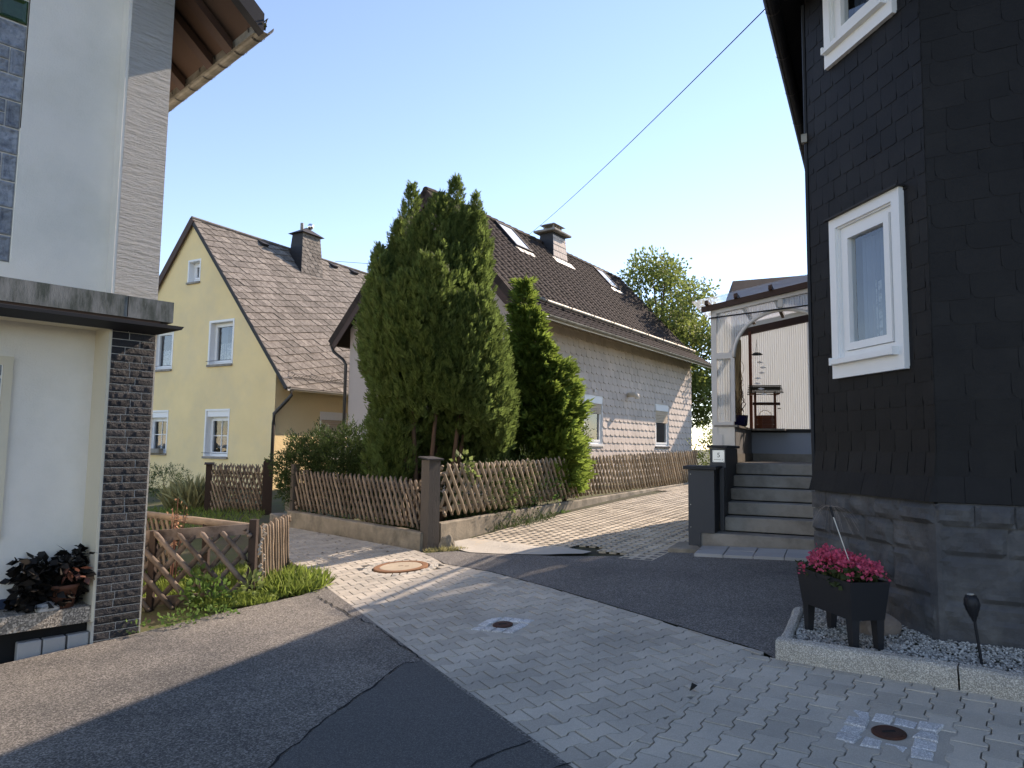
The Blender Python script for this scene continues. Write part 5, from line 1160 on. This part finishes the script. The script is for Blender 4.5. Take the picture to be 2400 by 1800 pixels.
def shrub(name,label,cat,base,blobs,mat,n,Lr,asp,k=3,seed=2,up=.5,stem=True,group=None,stuff=False):
    rng=np.random.default_rng(seed); t=thing(name,label,cat,T(*base),group); vol=[b[3]*b[4]*b[5] for b in blobs]; Ps=[];Ds=[]
    for b_,v in zip(blobs,vol):
        m_=int(n*v/sum(vol)); d=rng.normal(size=(m_,3)); d/=np.linalg.norm(d,axis=1,keepdims=True); r=rng.uniform(.55,1.08,m_)[:,None]*(1+.18*np.sin(d[:,:1]*7+d[:,2:]*6)); P=np.array(b_[:3])+d*r*np.array(b_[3:]); Ps.append(P); Ds.append(d+np.array([0,0,up])+rng.normal(size=(m_,3))*.4)
    P,D=np.concatenate(Ps),np.concatenate(Ds); ok=P[:,2]>.0; P,D=P[ok],D[ok]; L=rng.uniform(*Lr,len(P))
    if k>1: a,b2,c,l=sprays(P,D,k,L,.8,rng)
    else: a,b2,c,l=P,D,rv(len(P)),L
    blades('foliage',mat,a,b2,c,l,l*asp,t)
    if stem:
        for i in range(4): bb=blobs[i%len(blobs)]; MB().tube([(bb[0]*.4+random.uniform(-.08,.08),bb[1]*.4,0),(bb[0],bb[1],bb[2])],[.02,.008],5).build('stem',m_bark,t)
    return t
hx,hy=-3.05,12.9
shrub('shrub','dark green bushy shrub behind the fence left of the arborvitae','shrub',(hx,hy,g(hx,hy)),[(-.75,.35,.85,.55,.5,.72),(-.1,.1,.95,.6,.5,.75),(.55,-.2,.8,.6,.5,.72),(1.1,-.5,.6,.5,.45,.6)],m_hedge,13000,(.06,.12),.42,4,seed=12)
shrub('shrub','leafy lit shrub under the feathery conifer at the fence','shrub',(1.05,14.1,g(1.05,14.1)),[(-.1,0,.6,.45,.35,.55),(.15,-.15,1.2,.3,.3,.4)],m_vine,1300,(.05,.11),.5,3,seed=14)
shrub('shrub','dark low shrubs in the corner behind the grey post','shrub',(-.45,11.7,g(-.4,11.7)),[(0,0,.5,.55,.6,.5),(.55,.8,.55,.4,.6,.6),(-.5,.5,.5,.5,.5,.5)],m_hedge,2600,(.05,.10),.45,3,seed=15)
shrub('vine','pale leafy vine over the fence beside the corner post','vine',(-.72,10.75,.8),[(0,0,.62,.14,.12,.15),(.12,.12,.5,.12,.1,.12)],m_vine,60,(.07,.12),.7,1,seed=16,stem=False)
shrub('vine','leafy vine hanging down the long fence near its middle','vine',(.62,12.95,.55),[(0,0,.35,.28,.22,.3),(-.3,-.4,.2,.16,.16,.28),(.35,.5,.45,.2,.25,.25)],m_weed,330,(.05,.09),.6,1,seed=17,stem=False)
shrub('vine','single yellow-green trailing vine on the long fence slats','vine',(.02,11.75,.6),[(0,0,.25,.04,.05,.32)],m_vine,34,(.06,.10),.7,1,seed=18,stem=False)
shrub('small_shrub','small round dark bush against the yellow gable wall','shrub',(-9.3,19.2,g(-9.3,19.2)),[(0,0,.45,.6,.5,.45)],m_hedge,1200,(.05,.09),.5,3,seed=19)
shrub('weed','broad-leaved green weed at the foot of the open lattice gate','weed',(-3.02,7.2,g(-3,7.2)),[(0,0,.10,.22,.15,.16),(-.1,.1,.22,.12,.1,.1)],m_weed,260,(.04,.08),.65,1,seed=20,stem=False,group='weeds at the lattice gate')
shrub('weed','bright yellow-green weed by the right end of the lattice gate','weed',(-2.62,7.36,g(-2.6,7.3)),[(0,0,.14,.08,.08,.16)],m_vine,70,(.05,.10),.5,1,seed=21,stem=False,group='weeds at the lattice gate')
shrub('weed','low clover-like weeds along the base of the tiled pilaster','weed',(-3.12,6.34,g(-3.1,6.3)),[(-.12,-.05,.05,.16,.06,.06),(.16,.18,.06,.16,.1,.09),(.38,.45,.05,.2,.1,.07)],m_weed,330,(.02,.045),.8,1,seed=22,stem=False,group='weeds at the lattice gate')
# grasses
def tuft(name,label,cx,cy,rx,ry,n,Lr,mat,lean=.5,seed=3,kind=None,z=None):
    rng=np.random.default_rng(seed); a=rng.uniform(0,6.28,n); r=np.sqrt(rng.uniform(0,1,n)); x=cx+rx*r*np.cos(a); y=cy+ry*r*np.sin(a); zz=np.array([g(i,j) for i,j in zip(x,y)])-.005
    P=np.stack([x,y,zz],1); D=np.stack([rng.normal(size=n)*lean,rng.normal(size=n)*lean,np.ones(n)],1); o=blades(name,mat,P,D,rng.normal(size=(n,3)),rng.uniform(*Lr,n)*(1-.4*r),np.full(n,.009),shape='blade')
    if kind: o['kind']=kind; o['label']=label
    else: tag(o,label,'grass')
tuft('grass_tuft','lush bright grass tuft at the tip of the asphalt beside the slat panel',-2.36,7.85,.40,.46,1700,(.07,.30),m_grass,.75)
tuft('grass_tuft','grass fringe between the lattice gate and the asphalt',-2.75,7.30,.42,.20,1300,(.05,.15),m_grass,.6,seed=4)
tuft('lawn','green lawn seen through the open lattice gate',-3.6,8.3,1.3,.9,9000,(.05,.16),m_grass,.6,seed=5,kind='stuff')
tuft('grass_tuft','yellowish grass at the foot of the grey corner post',-.85,9.62,.30,.10,520,(.04,.10),m_dryg,.9,seed=6)
tuft('grass_tuft','tall pale ornamental grass beside the dark lattice post',-7.4,16.6,.55,.4,900,(.45,.95),m_dryg,.35,seed=7)
tuft('rough_grass','rough grass on the ground around the yellow house',-8.0,13.5,3.2,3.4,9000,(.06,.22),m_grass,.5,seed=8,kind='stuff')
tuft('garden_growth','low growth under the conifers',-.8,12.6,1.6,1.6,4000,(.05,.25),m_hedge,.5,seed=9,kind='stuff')
tuft('edge_weeds','thin weeds along the low wall by the driveway',.9,13.1,.2,.2,160,(.03,.09),m_weed,.6,seed=10,kind='stuff')
ds=thing('dry_plant','tall dried pinkish flower stalks behind the open lattice gate','plant',T(-3.62,7.75,g(-3.6,7.7))); b=MB(); ends=[]
for i in range(9):
    a=random.uniform(0,6.28); h=random.uniform(.75,1.12); x1,y1=.20*cos(a)*random.uniform(.3,1),.14*sin(a); b.tube([(x1*.2,y1*.2,0),(x1*.6,y1*.6,h*.6),(x1,y1,h)],.004,4)
    for j in range(9): t=random.uniform(.55,1); ends.append((x1*t+random.uniform(-.05,.05),y1*t+random.uniform(-.04,.04),h*t+random.uniform(-.02,.04)))
b.build('stalk',m_copper,ds); e=np.array(ends); blades('seed_head',m_dry,e,rv(len(e)),rv(len(e)),np.full(len(e),.035),np.full(len(e),.025),ds)
# deciduous tree behind the shingled house
def decid(label,base,H_,R_c,n,seed,leafL=(.10,.19)):
    rng=np.random.default_rng(seed); t=thing('deciduous_tree',label,'tree',T(*base)); P=[];D=[]
    MB().tube([(0,0,0),(.1,0,H_*.3),(0,.1,H_*.55)],[.22,.17,.09],9).build('trunk',m_bark,t,smooth=True); b=MB()
    nb=46
    for i in range(nb):
        a=rng.uniform(0,6.28); e=rng.uniform(.12,1.); zc=H_*(.22+.74*e); rr=R_c*sqrt(max(.05,1-((e-.42)/.62)**2))*rng.uniform(.35,1.0); c=np.array([rr*cos(a),rr*sin(a),zc]); b.tube([(0,0,zc*.55),(c[0]*.5,c[1]*.5,zc*.85),tuple(c)],[.05,.03,.01],5)
        m_=n//nb; d=rng.normal(size=(m_,3)); d/=np.linalg.norm(d,axis=1,keepdims=True); q=c+d*rng.uniform(.1,1,m_)[:,None]**.6*np.array([.85,.85,.6])*R_c*.36; P.append(q); D.append(d+rng.normal(size=(m_,3))*.6+np.array([0,0,.2]))
    for i in range(26):
        a=rng.uniform(0,6.28); rr=R_c*rng.uniform(0,.85); p0=np.array([rr*cos(a),rr*sin(a),H_*(.80-.30*(rr/R_c)**2)]); s_=p0+np.outer(np.linspace(0,1.5,26),np.array([rng.normal()*.35,rng.normal()*.35,1.])); P.append(s_+rng.normal(size=s_.shape)*.10); D.append(rng.normal(size=s_.shape)+np.array([0,0,.3]))
    b.build('branches',m_bark,t); P=np.concatenate(P);D=np.concatenate(D); L=rng.uniform(*leafL,len(P)); blades('crown',m_decid,P,D,rv(len(P)),L,L*.62,t)
decid('loose light green deciduous tree beyond the shingled house',(6.2,29.5,.6),9.2,3.0,20000,31)
decid('darker leafy tree in the gap between the shingled house and the porch',(7.5,32.0,.6),7.4,2.0,10000,32)
shrub('shrub','leafy bushes in the gap behind the porch corner','shrub',(5.9,20.8,g(5.9,20.8)),[(0,0,.8,.6,.6,.8),(.7,.7,1.0,.7,.7,1.0)],m_decid,2200,(.09,.16),.6,2,seed=33)
# ------------------------------------------------ barn behind, cables, litter
bn=thing('barn','dark tiled roof of a farther building above the porch','building',frame(10.2,32,0,100)); b=MB(); b.box(0,9,0,6,0,8.2); b.build('wall',m_pink,bn); b=MB(); b.add([(-.3,-.4,8.0),(9,-.4,8.0),(9,3,10.6),(.25,3,10.1),(-.3,6.4,8.),(9,6.4,8.)],[(0,1,2,3),(3,2,5,4),(0,3,4)]); b.build('roof',m_tileroof,bn)
def cable(label,p0,p1,sag,r=.008):
    p0,p1=V(p0),V(p1); pts=[p0.lerp(p1,i/24)-V((0,0,sag*4*(i/24)*(1-i/24))) for i in range(25)]; return tag(MB().tube(pts,r,5).build('overhead_cable',m_cable,None),label,'cable','overhead cables')
gp=mat4(GH)@V((4.75,3.0,8.56)); cable('black service cable from the shingled house ridge to the dark slate house',gp,SF@V((.05,.36,5.98)),.10,.006)
cable('thin cable from the yellow house ridge toward the arborvitae',mat4(YH)@V((6.3,4.05,8.9)),(2.5,33,10.2),.15,.010)
lf=tag(MB().add([(0,0,0),(.03,.01,.012),(.05,.0,.035),(.03,-.012,.03),(.02,.02,.045),(.012,-.01,.03)],[(0,1,2,3),(0,4,2),(0,5,3)]).build('dead_leaf',m_crackshade,None,T(1.10,4.45,g(1.1,4.45)+.003)),'black curled dead leaf lying on the pavers','leaf','litter on the paving')
n=0
for i in range(60):
    x,y=random.uniform(-3.2,-1.4),random.uniform(9.5,12.2)
    if okmain(x,y) and n<26:
        s_=random.uniform(.02,.05); o=MB().add([(0,0,.004),(s_,.3*s_,.012),(1.6*s_,0,.006),(s_,-.35*s_,.010)],[(0,1,2,3)]).build('dead_leaf',m_dleaf,None,T(x,y,g(x,y)+.004)@RZ(random.uniform(0,360))); tag(o,'dry leaf scrap on the shaded pavers by the low concrete wall','leaf','leaf litter by the low wall'); n+=1
